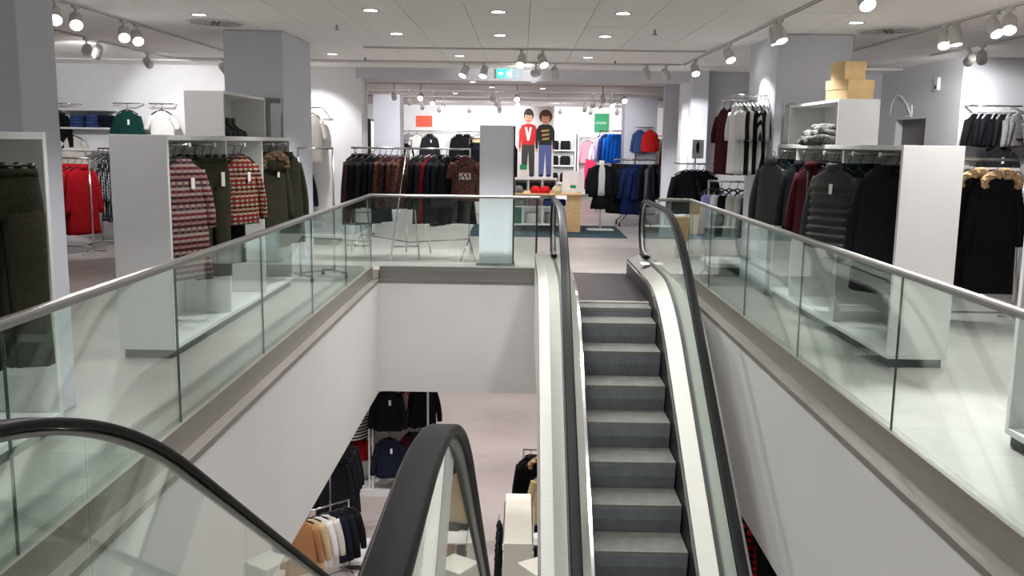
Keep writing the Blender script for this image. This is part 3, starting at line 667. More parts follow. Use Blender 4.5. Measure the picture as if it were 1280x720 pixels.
# ------------------------------------------------------------------ left back wall display
def wall_rail(label, x0, x1, z, y=YB, d=.25):
    t = thing('wall_rail', label, 'rail', ((x0+x1)/2, y, z))
    O('rail', MB().bar((x0, y-d, z), (x1, y-d, z), .012), CHROME, t)
    for x in (x0+.03, x1-.03): O('bracket', MB().bar((x, y, z), (x, y-d, z), .01), CHROME, t)
    return t
WG = 'clothes displayed on the left back wall'
wall_rail('short chrome rail with a black sweater on the left back wall', -7.95, -7.35, 2.21)
hang('sweater', 'black', (-7.72, 15.44, 2.2), 0, 'shown face out at the far left of the back wall', WG, 1)
wall_rail('chrome rail above the green sweater', -6.75, -6.3, 2.23); hang('sweater', 'green', (-6.5, 15.4, 2.21), .05, 'shown face out on the left back wall', WG, 0, 1)
wall_rail('chrome rail above the white t-shirt', -6.15, -5.75, 2.23); hang('tee', 'white', (-5.93, 15.4, 2.21), 0, 'shown face out right of the green sweater', WG, 2)
hang('tee', 'offwhite', (-7.45, 15.44, 1.78), .1, 'with a small print below the jeans shelf', WG, 2)
sh = thing('wall_shelf', 'white wall shelf with folded jeans', 'shelf', (-7.15, YB, 1.8))
O('board', B(-7.6, -6.78, YB-.34, YB, 1.8, 1.83), WHITE, sh); O('board', B(-7.6, -6.78, YB-.34, YB, 2.1, 2.13), WHITE, sh); O('board', B(-7.6, -6.78, YB-.34, YB, 1.45, 1.48), WHITE, sh)
for j, (x, m) in enumerate(((-7.38, 'denim'), (-7.12, 'denim'), (-6.9, 'navy'))):
    for i in range(4):
        o = O('folded_jeans', MB().loft([(0, .105, .13, 0, 0), (.014, .115, .14, 0, 0), (.036, .113, .138, 0, 0), (.05, .1, .125, 0, 0)], 14), F[m]); o.location = (x+random.uniform(-.01, .01), YB-.17, 1.831+.051*i)
        tag(o, f'{"navy" if m == "navy" else "blue"} folded jeans, {ORD[i]} from the bottom in the {["left", "middle", "right"][j]} stack', 'jeans', 'folded jeans on the wall shelf')
wall_rail('chrome rail with white shirts left of the opening', -4.1, -3.3, 2.2, YB, .3)
for i, m in enumerate(('grey', 'white', 'white', 'white', 'offwhite')): hang('shirt', m, (-4.0+i*.14, YB-.3, 2.19), 1.0, f'{ORD[i]} from the left on the rail left of the opening', 'white shirts left of the opening', i)
wall_rail('low chrome rail with a black jacket left of the opening', -4.1, -3.35, 1.3, YB, .3)
for i in range(3): hang('cardigan', 'ink', (-3.95+i*.16, YB-.3, 1.29), .9, f'{ORD[i]} from the left on the low rail left of the opening', 'black cardigans left of the opening', i)
pb = thing('display_podium', 'low white podium left of the opening', 'podium', (-3.25, 15.0, 0)); bevel(O('board', B(-3.6, -2.9, 14.8, 15.3, .12, .17), WHITE, pb), .004); O('plinth', B(-3.55, -2.95, 14.85, 15.25, 0, .12), DARKGREY, pb)

# ------------------------------------------------------------------ tall grey-blue panel
tp = thing('display_totem', 'tall grey-blue display panel standing behind the far railing', 'panel', (-.33, 12.75, 0))
bevel(O('face_panel', B(-.565, -.105, 12.62, 12.8, .03, 1.905), pm('panel_bluegrey', (240, 240, 250), .25, 0, .03, 3), tp), .006)
O('side_frame', B(-.103, -.085, 12.6, 12.82, .0, 1.9), BLACK, tp); O('base', B(-.6, -.07, 12.58, 12.84, 0, .03), STEEL, tp)

# ------------------------------------------------------------------ right of the well
ca = thing('column_arm', 'pair of chrome arms on the side of the right column', 'rail', (2.8, 11.1, 2.2))
for y, z in ((10.85, 2.25), (11.45, 2.22)): O('arm', MB().bar((2.815, y, z), (2.42, y, z), .011), CHROME, ca); 
for y, z in ((10.85, 2.25), (11.45, 2.22)): O('arm', MB().bar((2.815, y+.12, z), (2.42, y+.12, z), .008), CHROME, ca)
CA = 'striped and dark tops on the column arms'
for i, m in enumerate(('white', 'white', 'ink', 'offwhite', 'black', 'stripe', 'ink', 'offwhite', 'black')):
    hang('shirt', m, (2.46+i*.047, 10.87, 2.24), -PI/2+.02*(i % 3), f'{ORD[i]} from the left on the front column arm', CA, i, hang=HANGW)
for i, m in enumerate(('burgundy', 'burgundy', 'ink', 'black')):
    hang('shirt', m, (2.46+i*.08, 11.5, 2.21), -PI/2+.15, f'{ORD[i]} from the left on the rear column arm', CA, i)
# strappy tops rack
simple_rack('low rack of strappy tops near the right railing', 2.45, 12.15, 3.1, 11.85, 1.22)
LGp = 'strappy tops on the low rack'
for i, (k, m) in enumerate((('tank', 'lilac'), ('tank', 'white'), ('tank', 'black'), ('tank', 'offwhite'), ('tank', 'offwhite'), ('tank', 'black'), ('tank', 'offwhite'))):
    hang(k, m, (2.5+i*.095, 12.11-i*.042, 1.21), random.uniform(.2, .5), f'{ORD[i]} from the left on the low rack', LGp, i)
# black tops stand with a small picture sign
bs = thing('clothes_stand', 'stand of black tops with a small sign by the right pier', 'rack', (2.6, 14.1, 0))
O('post', MB().bar((2.62, 14.1, .02), (2.62, 14.1, 1.5), .014), CHROME, bs); O('rail', MB().bar((2.3, 14.1, 1.4), (2.92, 14.1, 1.4), .013), CHROME, bs); O('base', B(2.35, 2.9, 13.95, 14.25, 0, .02), WHITE, bs)
sg_ = O('sign_board', B(2.57, 2.74, 14.09, 14.1, 1.48, 1.76), pm('sign_grey', (176, 178, 182), .6), bs)
O('sign_print', MB().loft([(1.56, .014, .001, 2.65, 14.087), (1.62, .026, .001, 2.65, 14.087), (1.68, .026, .001, 2.65, 14.087), (1.73, .008, .001, 2.65, 14.087)], 12), F['charcoal'], sg_)
for i in range(4): hang('sweater', 'black' if i % 2 else 'ink', (2.48+i*.09, 14.02+.02*i, 1.39), .12, f'{ORD[i]} from the left below the small grey sign', 'black tops on the stand', i)
tb = thing('wooden_crate', 'yellow-wood crate behind the right escalator newel', 'crate', (2.4, 14.0, 0)); bevel(O('box', B(2.3, 2.5, 13.7, 13.9, .25, .62), WOOD, tb), .004); O('leg', B(2.33, 2.47, 13.73, 13.87, 0, .25), BLACK, tb)
lp = thing('display_podium', 'low white platform beyond the right cabinet', 'podium', (2.9, 11.3, 0))
bevel(O('board', B(2.47, 3.1, 11.86, 12.6, .12, .17), WHITE, lp), .004); O('plinth', B(2.52, 3.05, 11.9, 12.55, 0, .12), DARKGREY, lp)
# fur-hooded parkas behind the right end panel
simple_rack('rack of fur-hooded parkas behind the right end panel', 3.95, 9.0, 4.85, 9.0, 1.58)
for i, x in enumerate((4.1, 4.32, 4.5)):
    hang('longcoat', 'black', (x, 9.02-.09*i, 1.56), .12, f'with fur hood, {ORD[i]} behind the right end panel', 'black parkas with fur hoods', i, tg=0, fur='furlight')
wr = wall_rail('upper wall rail of small tops on the right wall', 5.98, 6.66, 2.25, 12.85, .25)
for i, m in enumerate(('black', 'black', 'ink', 'black', 'charcoal', 'grey', 'grey')): hang('kid', m, (6.03+i*.095, 12.6, 2.24), .75 if i % 2 else .5, f'{ORD[i]} from the left on the upper right wall rail', 'small tops on the upper right wall rail', i, hang=HANGW)
wall_rail('chrome rail carrying the black t-shirt on the right wall', 6.1, 6.7, 1.82, 12.85, .3); hang('tee', 'charcoal', (6.35, 12.5, 1.82), 0, 'with a white tag shown face out on the right wall', 'clothes on the right wall', 0, 1)
hang('longcoat', 'burgundy', (6.78, 12.4, 1.95), 1.2, 'at the end of the right wall', 'clothes on the right wall', 1)
ws = thing('wall_shelf', 'white wall shelf below the black t-shirt', 'shelf', (6.3, 12.85, 1.4)); O('board', B(5.98, 6.6, 12.4, 12.85, 1.4, 1.44), WHITE, ws)
for i in range(3):
    o = O('folded_sweater', MB().loft([(0, .13, .13, 0, 0), (.02, .145, .145, 0, 0), (.05, .14, .14, 0, 0), (.06, .12, .12, 0, 0)], 14), F['navy']); o.location = (6.35, 12.6, 1.19+.062*i-.0)
    tag(o, f'navy folded sweater, {ORD[i]} from the bottom under the right wall shelf', 'sweater', 'navy sweaters under the right wall shelf')
w2 = thing('wall_shelf', 'lower white wall shelf with navy sweaters', 'shelf', (6.3, 12.85, 1.15)); O('board', B(5.98, 6.6, 12.4, 12.85, 1.15, 1.188), WHITE, w2)
# wall sensor, painted arrow
sn = thing('wall_sensor', 'small white sensor high on the right side wall', 'sensor', (5.93, 13.55, 2.6)); bevel(O('body', B(5.9, 5.948, 13.5, 13.6, 2.5, 2.68), WHITE, sn), .008); O('lens', B(5.893, 5.9, 13.52, 13.58, 2.52, 2.57), DARKGREY, sn)
ar = MB()
for (y0, z0, y1, z1) in (): pass
pts = [(5.944, 15.25, 2.2), (5.944, 15.2, 2.4), (5.944, 15.05, 2.5), (5.944, 14.85, 2.48), (5.944, 14.6, 2.34), (5.944, 14.42, 2.17)]
ar.tube(pts, .016, 6); ar.tube([(5.944, 14.42, 2.33), (5.944, 14.40, 2.16), (5.944, 14.62, 2.17)], .014, 6)
tag(O('arrow_sign', ar, pm('sign_white', (245, 245, 245), .5)), 'white curved arrow sign on the right side wall', 'sign')

# ------------------------------------------------------------------ the room beyond the opening
tag(O('rug', B(-.95, 1.94, 16.62, 19.03, .0, .008), RUG), 'dark teal rug under the display table', 'rug')
tb = thing('display_table', 'pale wooden display table on the teal rug', 'table', (.5, 17.9, 0))
bevel(O('table_top', B(-.2, 1.18, 17.55, 18.3, .70, .735), WOOD, tb), .004)
for x in (-.18, .87): O('leg_panel', B(x, x+.27, 17.6, 17.63, .009, .70) if x > 0 else B(x, x+.05, 17.6, 17.65, .009, .7), WOOD, tb)
for x in (-.18, 1.1): O('leg', B(x, x+.05, 18.2, 18.25, .009, .70), WOOD, tb)
cube = thing('cube_shelf', 'white cube shelf under the display table with a green side', 'shelf', (.2, 17.8, 0))
O('board', B(-.16, .84, 17.66, 18.1, .12, .15), WHITE, cube); O('board', B(-.16, .84, 17.66, 18.1, .46, .49), WHITE, cube)
for x in (-.16, 0.02, .40, .81): O('divider', B(x, x+.03, 17.67, 18.09, .15, .46), WHITE, cube)
O('side_cover', B(-.13, .02, 17.67, 17.69, .15, .46), F['greencloth'], cube); O('foot', B(-.1, .78, 17.72, 18.05, .009, .12), DARKGREY, cube)
for i, (x, m) in enumerate(((.22, 'offwhite'), (.6, 'grey'))):
    o = O('storage_basket', MB().loft([(0, .12, .12, 0, 0), (.1, .13, .13, 0, 0), (.2, .14, .14, 0, 0), (.2, .12, .12, 0, 0), (.12, .1, .1, 0, 0)], 16), F[m]); o.location = (x, 17.85, .151); tag(o, f'{CN[m]} basket in the cube shelf under the display table', 'basket')
def cap(x, y, z, m, label):
    t = thing('cap', label, 'cap', (x, y, z), 0, 'caps on the display table')
    O('crown', MB().loft([(0, .1, .1, 0, 0), (.05, .1, .1, 0, 0), (.1, .08, .08, 0, 0), (.13, .04, .04, 0, 0)], 14), F[m], t, False); O('brim', MB().loft([(0, .09, .07, 0, -.13), (.012, .09, .07, 0, -.13)], 14), F[m], t, False)
for x, m, l in ((-.05, 'fleck', 'grey knitted hat at the left end of the display table'), (.28, 'scarlet', 'left of the two red caps on the display table'), (.46, 'scarlet', 'right of the two red caps on the display table'), (.68, 'beige', 'beige cap on the display table')): cap(x, 17.75, .736, m, l)
for i, (x, m) in enumerate(((-.02, 'grey'), (.25, 'dustypink'), (.55, 'denim'), (.75, 'cobalt'))):
    o = O('folded_clothes', MB().loft([(0, .11, .13, 0, 0), (.03, .12, .14, 0, 0), (.1, .115, .135, 0, 0), (.12, .1, .12, 0, 0)], 14), F[m]); o.location = (x, 17.85, .491); tag(o, f'{CN[m]} folded clothes on the cube shelf under the table', 'clothes', 'folded clothes under the table')
sw = thing('poster_shelf', 'white shelf unit behind the display table carrying the poster', 'shelf', (.3, 18.7, 0))
O('top_board', B(-.15, .72, 18.5, 18.95, .95, .98), WHITE, sw); O('body', B(-.14, .71, 18.7, 18.94, .009, .95), WHITE, sw)
for x in (-.15, .13, .41, .69): O('divider', B(x, x+.03, 18.51, 18.7, .74, .95), WHITE, sw)
for i, x in enumerate((0, .28, .56)):
    o = O('folded_clothes', MB().loft([(0, .09, .09, 0, 0), (.03, .1, .1, 0, 0), (.13, .1, .1, 0, 0), (.15, .09, .09, 0, 0)], 12), F['ink']); o.location = (x, 18.6, .742); tag(o, f'black folded clothes in the {["left", "middle", "right"][i]} slot below the poster', 'clothes', 'black clothes below the poster')
O('lower_shelf', B(-.15, .72, 18.5, 18.7, .71, .74), WHITE, sw)
# poster of two children: flat print on a board
ps = thing('poster', 'large poster of two children in a red and a black sweater', 'poster', (.28, 18.75, .99)); PY = 18.72
O('board', B(-.08, .64, PY, PY+.03, .981, 2.4), pm('poster_paper', (236, 233, 236), .5), ps)
def flat(poly, name, mat, k=1): O(name, MB().prism(poly, 'y', PY-.0015*k, PY+.001), mat, ps)
SKIN = pm('print_skin', (222, 170, 144), .6); HAIR1 = pm('print_hair_dark', (60, 48, 44), .6); HAIR2 = pm('print_hair_brown', (104, 68, 44), .6)
PR = pm('print_red', (206, 36, 40), .6); PK = pm('print_black', (30, 28, 30), .6); PJ = pm('print_jeans', (84, 98, 150), .6); PG = pm('print_grey', (62, 60, 60), .6); PWh = pm('print_white', (240, 234, 234), .6); PGo = pm('print_gold', (190, 150, 80), .6)
def ell(cx, cz, a, b, n=16): return [(cx+a*math.cos(2*PI*i/n), cz+b*math.sin(2*PI*i/n)) for i in range(n)]
for cx, sweater, hair, pants, hz in ((.13, PR, HAIR1, PG, 2.12), (.47, PK, HAIR2, PJ, 2.1)):
    k = 1 if cx < .3 else 2
    flat([(cx-.125, 1.03), (cx-.025, 1.03), (cx+.003, 1.5), (cx+.03, 1.03), (cx+.13, 1.03), (cx+.13, 1.66), (cx-.13, 1.66)], 'print_trousers', pants, k)
    flat([(cx-.13, 1.64), (cx+.13, 1.64), (cx+.14, 1.9), (cx+.19, 1.58), (cx+.15, 1.56), (cx+.2, 1.88), (cx+.13, 2.03), (cx+.05, 2.06), (cx-.05, 2.06), (cx-.13, 2.03), (cx-.19, 1.88), (cx-.15, 1.56), (cx-.19, 1.58), (cx-.14, 1.9)][::1] if False else
         [(cx-.13, 1.64), (cx+.13, 1.64), (cx+.135, 1.75), (cx+.15, 1.56), (cx+.19, 1.57), (cx+.185, 1.92), (cx+.13, 2.02), (cx+.05, 2.05), (cx-.05, 2.05), (cx-.13, 2.02), (cx-.185, 1.92), (cx-.19, 1.57), (cx-.15, 1.56), (cx-.135, 1.75)], 'print_sweater', sweater, k+2)
    for s in (-1, 1): flat(ell(cx+s*.17, 1.53, .022, .035), 'print_hand', SKIN, k+3)
    flat(ell(cx, hz+.1, .1 if k == 1 else .135, .135), 'print_hair', hair, k+3); flat(ell(cx, hz+.05, .08, .115), 'print_face', SKIN, k+4)
    flat(ell(cx, hz+.155, .085 if k == 1 else .11, .055), 'print_fringe', hair, k+5)
    for s in (-1, 1): flat(ell(cx+s*.03, hz+.065, .011, .008, 8), 'print_eye', PK, k+5); flat(ell(cx+s*.075, 1.03, .05, .025), 'print_shoe', PK, k+4)
    flat(ell(cx, hz-.005, .028, .009, 10), 'print_mouth', PR, k+5); flat([(cx-.008, hz+.025), (cx+.01, hz+.025), (cx, hz+.05)], 'print_nose', pm('print_shade', (196, 140, 116), .6), k+5)
flat([(.06, 1.98), (.1, 1.99), (.13, 1.86), (.16, 1.99), (.2, 1.98), (.15, 1.72), (.11, 1.72)], 'print_motif', PWh, 5)
for i in range(3): flat([(.38+.02*i, 1.93-.08*i), (.55, 1.95-.08*i), (.54, 1.91-.08*i), (.4, 1.89-.08*i)], 'print_motif', PGo, 6)
pc = thing('price_card', 'white card with green band standing below the poster', 'card', (.05, 18.5, .981)); O('card', B(-.03, .11, 18.5, 18.51, .985, 1.2), PWh, pc); O('band', B(-.03, .11, 18.495, 18.5, 1.15, 1.25), pm('sign_green', (30, 150, 96), .6), pc)
wc = thing('price_card', 'large white card on the right of the display table', 'card', (.95, 17.9, .736)); O('card', B(.8, 1.12, 17.98, 17.99, .8, 1.15), PWh, wc); O('band', B(.95, 1.06, 17.974, 17.98, .82, .88), MC['sign_green'], wc); O('foot', B(.85, 1.07, 17.95, 18.02, .736, .8), WHITE, wc)
# torso form in a black jacket
mq = thing('torso_form', 'white torso form wearing a black jacket on a stand', 'mannequin', (1.56, 18.1, .008))
O('base', MB().box(1.3, 1.82, 17.95, 17.99, .008, .03).box(1.3, 1.82, 18.21, 18.25, .008, .03).box(1.53, 1.59, 17.99, 18.21, .008, .03), WHITE, mq)
O('pole', MB().bar((1.56, 18.1, .03), (1.56, 18.1, .75), .016), WHITE, mq)
O('torso', MB().loft([(.68, .13, .09, 1.56, 18.1), (.85, .12, .09, 1.56, 18.1), (1.05, .15, .1, 1.56, 18.1), (1.2, .15, .09, 1.56, 18.1), (1.27, .06, .05, 1.56, 18.1), (1.36, .05, .045, 1.56, 18.1)], 16), WHITE, mq)
jk = MB()
for s in (-1, 1): jk.loft([(.66, .1, .12, 1.56+s*.15, 18.1), (.85, .1, .12, 1.56+s*.14, 18.1), (1.05, .105, .125, 1.56+s*.145, 18.1), (1.2, .1, .11, 1.56+s*.13, 18.1), (1.27, .05, .06, 1.56+s*.07, 18.1)], 14, .06, s)
O('jacket', jk, F['ink'], mq)
for s in (-1, 1): O('jacket_sleeve', MB().tube([(1.56+s*.2, 18.1, 1.2), (1.56+s*.27, 18.08, .95), (1.56+s*.27, 18.02, .72)], [.06, .055, .045], 8), F['ink'], mq)
O('skirt', MB().loft([(.42, .2, .12, 1.56, 18.12), (.55, .18, .11, 1.56, 18.12), (.7, .14, .1, 1.56, 18.12)], 16, .15), F['black'], mq)
# round rolling rack of blue and dark clothes
rk = thing('round_rack', 'round rolling rack of blue and dark clothes right of the torso form', 'rack', (2.35, 19.3, 0))
ring = [(2.35+.42*math.cos(2*PI*k/24), 19.3+.42*math.sin(2*PI*k/24), 1.36) for k in range(25)]
O('ring_rail', MB().tube(ring, .013), CHROME, rk); O('post', MB().bar((2.35, 19.3, .3), (2.35, 19.3, 1.5), .016), CHROME, rk)
for k in range(4):
    a = PI/4+k*PI/2; x, y = 2.35+.45*math.cos(a), 19.3+.45*math.sin(a)
    O('leg', MB().tube([(2.35, 19.3, .4), (x, y, .08)], .014), CHROME, rk); O('spoke', MB().bar((2.35, 19.3, 1.36), (2.35+.42*math.cos(a), 19.3+.42*math.sin(a), 1.36), .009), CHROME, rk)
    O('caster', MB().rings([[(x+.015*q, y+.04*math.cos(2*PI*j/12), .04+.04*math.sin(2*PI*j/12)) for j in range(12)] for q in (-1, 1)]), BLACK, rk)
for i, (m, k) in enumerate((('dustypink', 'jacket'), ('charcoal', 'jacket'), ('charcoal', 'coat'), ('midgrey', 'jacket'), ('navy', 'coat'), ('cobalt', 'jacket'), ('cobalt', 'coat'), ('navy', 'jacket'), ('black', 'coat'), ('black', 'coat'), ('ink', 'jacket'), ('burgundy', 'jacket'))):
    a = -PI*.02-i*PI*1.0/11; hang(k, m, (2.35+.42*math.cos(a), 19.3+.42*math.sin(a), 1.35), a+PI*.5+.5, f'{ORD[i]} round the rolling rack from its right', 'clothes on the round rack', i)
# back wall of the far room: shelving bays with hung and stacked clothes
def bay(x0, x1, y, label, zs, zt=2.1):
    t = thing('wall_bay', label, 'shelving', ((x0+x1)/2, y, 0))
    O('back_panel', B(x0, x1, y-.03, y, .0, zt), WHITE, t)
    for x in (x0, x1-.04): O('side_panel', B(x, x+.04, y-.42, y-.03, 0, zt), WHITE, t)
    for z in zs: O('shelf_board', B(x0+.04, x1-.04, y-.42, y-.03, z, z+.035), WHITE, t)
YW = 27.98
bay(-3.6, -1.1, YW, 'white wall bay of dark clothes in the far room, left', [.15])
wall_rail('chrome rail in the far room left bay', -3.5, -1.2, 1.98, YW-.03, .3)
for i, (x, m, k, tg) in enumerate(((-3.35, 'stripe', 'dress', 0), (-3.1, 'white', 'tee', 0), (-2.72, 'charcoal', 'jacket', 1), (-1.85, 'black', 'coat', 0), (-1.62, 'black', 'coat', 0), (-1.3, 'beige', 'tank', 0))):
    hang(k, m, (x, YW-.35, 1.97), .1, f'{ORD[i]} from the left on the far room left rail', 'clothes on the far room left rail', i, tg)
bay(-1.0, .6, YW, 'white wall bay behind the poster in the far room', [.4, .9, 1.4], 2.2)
bay(.7, 1.6, YW, 'white wall bay of black folded clothes in the far room', [.5, 1.0, 1.45], 2.0)
for z in (.536, 1.036, 1.486):
    for i, x in enumerate((.95, 1.3)):
        o = O('folded_clothes', MB().loft([(0, .14, .14, 0, 0), (.05, .15, .15, 0, 0), (.22, .145, .145, 0, 0), (.27, .12, .12, 0, 0)], 14), F['ink']); o.location = (x, YW-.22, z)
        tag(o, f'black folded clothes on the {"lower" if z < 1 else "middle" if z < 1.4 else "upper"} far shelf, {["left", "right"][i]} pile', 'clothes', 'black folded clothes on the far shelves')
bay(1.65, 3.2, YW, 'white wall bay of pink clothes in the far room', [.2], 1.95)
wall_rail('chrome rail of pink clothes in the far room', 1.75, 3.1, 1.85, YW-.03, .3)
for i, (x, m, k) in enumerate(((1.95, 'pink', 'sweater'), (2.25, 'white', 'sweater'), (2.5, 'white', 'tee'))): hang(k, m, (x, YW-.35, 1.84), 0, f'{ORD[i]} from the left on the far pink rail', 'tops on the far pink rail', i)
hang('legging', 'magenta', (2.05, YW-.4, 1.3), 0, 'below the pink sweater in the far room', 'tops on the far pink rail', 0); 
def sign(name, label, x0, x1, z0, z1, y, mat, txt=True):
    t = thing(name, label, 'sign', ((x0+x1)/2, y, z0)); O('board', B(x0, x1, y-.04, y, z0, z1), mat, t)
    if txt:
        m = MB(); n = 6; w = (x1-x0)*.8/n
        for i in range(n): x = x0+(x1-x0)*.1+i*w; zc = (z0+z1)/2; m.box(x, x+w*.25, y-.045, y-.04, zc-.035, zc+.035); m.box(x, x+w*.7, y-.045, y-.04, zc+(.02 if i % 2 else -.035), zc+(.035 if i % 2 else -.02))
        O('lettering', m, TAGM, t)
    return t
sign('wall_sign', 'orange-red sign high on the far room wall', -3.15, -2.68, 2.1, 2.43, YW, pm('sign_orange', (236, 92, 66), .6), False)
sign('wall_sign', 'green sign with white lettering on the far room wall', 2.16, 2.58, 2.02, 2.56, YW, MC['sign_green'])
sign('wall_sign', 'plain white sign left of the green one', 1.6, 2.06, 2.02, 2.56, YW, PWh, False)
sign('wall_sign', 'dark red sign right of the far column', 3.35, 3.6, 2.2, 2.45, YW, F['burgundy'], False)
simple_rack('high rack of bright blue jackets in the far room', 1.95, 23.4, 2.5, 23.2, 2.0)
for i in range(6): hang('jacket', 'blue' if i > 1 else ('lilac' if i == 0 else 'cobalt'), (2.0+i*.09, 23.36-.03*i, 1.99), .8, f'{ORD[i]} from the left on the high far rack', 'blue jackets on the high far rack', i)
ra = thing('column_arm', 'short rail on the front of the far right column', 'rail', (2.85, 21.99, 2.1)); O('rail', MB().bar((2.65, 21.8, 2.07), (3.05, 21.8, 2.07), .012), CHROME, ra); O('bracket', MB().bar((2.85, 22, 2.07), (2.85, 21.8, 2.07), .012), CHROME, ra)
hang('jacket', 'denim', (2.74, 21.8, 2.06), .2, 'on the far right column', 'jackets on the far right column', 0, scale=.75); hang('puffer', 'scarlet', (2.98, 21.78, 2.06), .1, 'on the far right column', 'jackets on the far right column', 1, scale=.7)
simple_rack('rack of red and black clothes right of the far column', 3.1, 24.5, 4.2, 24.5, 1.9)
for i, m in enumerate(('black', 'burgundy', 'black', 'white', 'burgundy', 'ink')): hang('coat', m, (3.2+i*.16, 24.5, 1.89), .5, f'{ORD[i]} from the left right of the far column', 'clothes right of the far column', i)
simple_rack('rack of dark clothes left in the far room', -4.2, 24.6, -2.9, 24.6, 1.7)
for i, m in enumerate(('black', 'stripe', 'white', 'ink', 'black', 'grey', 'black')): hang('coat', m, (-4.1+i*.17, 24.6, 1.69), .5, f'{ORD[i]} from the left on the dark rack of the far room', 'clothes on the dark far rack', i)
simple_rack('rack of black clothes behind the tall display panel', -1.15, 20.6, -.2, 20.6, 1.75)
for i in range(7): hang('coat', ('black', 'ink', 'navy')[i % 3], (-1.05+i*.13, 20.6, 1.74), .55, f'{ORD[i]} from the left on the rack behind the display panel', 'black clothes behind the display panel', i)
mp_ = thing('standing_mirror', 'tall dark-framed mirror on the left of the opening', 'mirror', (-2.62, 16.4, 0)); O('frame', B(-2.67, -2.62, 16.2, 16.55, .02, 2.05), pm('frame_brown', (60, 44, 40), .5), mp_); O('mirror_pane', B(-2.62, -2.614, 16.23, 16.52, .06, 2.01), MIRROR, mp_)
mp_ = thing('standing_mirror', 'tall dark-framed mirror on the right of the opening', 'mirror', (2.85, 16.5, 0)); O('frame', B(2.9, 2.95, 16.4, 16.75, .02, 2.05), MC['frame_brown'], mp_); O('mirror_pane', B(2.894, 2.9, 16.43, 16.72, .06, 2.01), MIRROR, mp_)

# ------------------------------------------------------------------ lower floor
LGRP = 'clothes on the lower floor'
bz = thing('wall_bay', 'white two-tier clothes bay on the lower floor seen below the fascia', 'shelving', (-2.0, 15.6, GF))
O('base', B(-3.4, -1.5, 15.2, 15.75, GF, GF+.12), WHITE, bz); O('back_panel', B(-3.4, -1.5, 15.75, 15.79, GF, -2.2), WHITE, bz)
for x in (-2.56, -2.5, -1.55): O('upright', B(x, x+.03, 15.25, 15.3, GF+.12, -2.2), WHITE, bz)
for z in (-2.36, -3.22): O('rail', MB().bar((-3.3, 15.45, z), (-1.53, 15.45, z), .013), CHROME, bz); O('front_arm', MB().bar((-2.19, 15.5, z), (-2.19, 15.1, z), .01), CHROME, bz)
for i, (x, m, k, r, tg) in enumerate(((-2.2, 'ink', 'sweater', .0, 1), (-1.9, 'plaid', 'sweater', .9, 0), (-1.8, 'dustypink', 'sweater', .9, 0), (-1.72, 'navy', 'sweater', .6, 0), (-1.62, 'black', 'sweater', .6, 0))):
    hang(k, m, (x, 15.45-.3*(i == 0), -2.37), r, f'{ORD[i]} from the left on the upper tier of the lower bay', LGRP, i, tg, scale=1.12)
for i, (x, m, k, r, tg) in enumerate(((-2.18, 'navy', 'sweater', .0, 1), (-1.88, 'plaid', 'sweater', .9, 0), (-1.78, 'burgundy', 'sweater', .9, 0), (-1.7, 'ink', 'sweater', .6, 0))):
    hang(k, m, (x, 15.45-.3*(i == 0), -3.23), r, f'{ORD[i]} from the left on the lower tier of the lower bay', LGRP, i, tg, scale=1.08)
for i in range(4): hang('dress', 'hstripe' if i % 2 else 'offwhite', (-3.05+i*.13, 15.38, -2.37), .9, f'{ORD[i]} from the left beside the white uprights downstairs', LGRP, i)
for i in range(3): hang('kid', 'red', (-2.98+i*.13, 15.36, -3.3), .6, f'{ORD[i]} red piece from the left beside the white uprights downstairs', LGRP, i)
simple_rack('rack of long black coats below the left fascia', -2.7, 12.75, -2.7, 13.9, -2.85, zb=GF)
for i in range(6): hang('longcoat', 'black' if i % 2 else 'ink', (-2.7, 12.95+i*.16, -2.86), .35, f'{ORD[i]} from the front on the lower rack of long coats', 'long black coats downstairs', i)
simple_rack('rack of beige and white cardigans below the left fascia', -2.95, 11.75, -2.35, 12.3, -3.3, zb=GF)
for i, (m, k) in enumerate((('tan', 'cardigan'), ('beige', 'cardigan'), ('white', 'cardigan'), ('offwhite', 'cardigan'), ('navy', 'cardigan'), ('ink', 'cardigan'), ('black', 'cardigan'))):
    hang(k, m, (-2.9+i*.085, 11.8+i*.078, -3.31), .45, f'{ORD[i]} from the left on the lower cardigan rack', 'cardigans on the lower rack', i)
pd = thing('display_podium', 'white podium corner beside the lower black cardigans', 'podium', (-2.1, 12.6, GF)); bevel(O('board', B(-2.45, -2.2, 12.4, 13.2, GF+.08, GF+.14), WHITE, pd), .004); O('plinth', B(-2.43, -2.22, 12.43, 13.17, GF, GF+.08), DARKGREY, pd)
g = thing('display_cabinet', 'white island cabinet downstairs between the escalators', 'cabinet', (.03, 11.9, GF))
bevel(O('body', B(-.15, .21, 11.08, 12.78, GF+.07, -3.35), pm('cream_laminate', (240, 236, 222), .5, 0, .01, 3), g), .006); O('plinth', B(-.12, .18, 11.1, 12.76, GF, GF+.07), DARKGREY, g)
for x in (-.16, .22): O('hanging_arm', MB().bar((x, 11.1, -3.45), (x, 12.7, -3.45), .01), CHROME, g)
for i in range(3): hang('kid', 'ink', (-.235, 11.45+i*.4, -3.46), PI/2, f'{ORD[i]} from the front on the left of the lower island cabinet', 'black tops on the lower island cabinet', i)
simple_rack('rack of black coats behind the lower island cabinet', .1, 13.5, .95, 13.5, -2.93, zb=GF)
for i in range(6): hang('coat' if i % 2 else 'longcoat', 'black', (.2+i*.12, 13.48, -2.94), .45, f'{ORD[i]} from the left behind the lower island cabinet', 'black coats behind the lower island cabinet', i, fur='furlight' if i == 1 else None)
hang('shirt', 'beige', (.42, 13.2, -3.1), .3, 'before the black coats downstairs', LGRP, 1)
ls = thing('wire_shelf', 'white wire shelves with shoes right of the lower island cabinet', 'shelf', (.4, 13, GF))
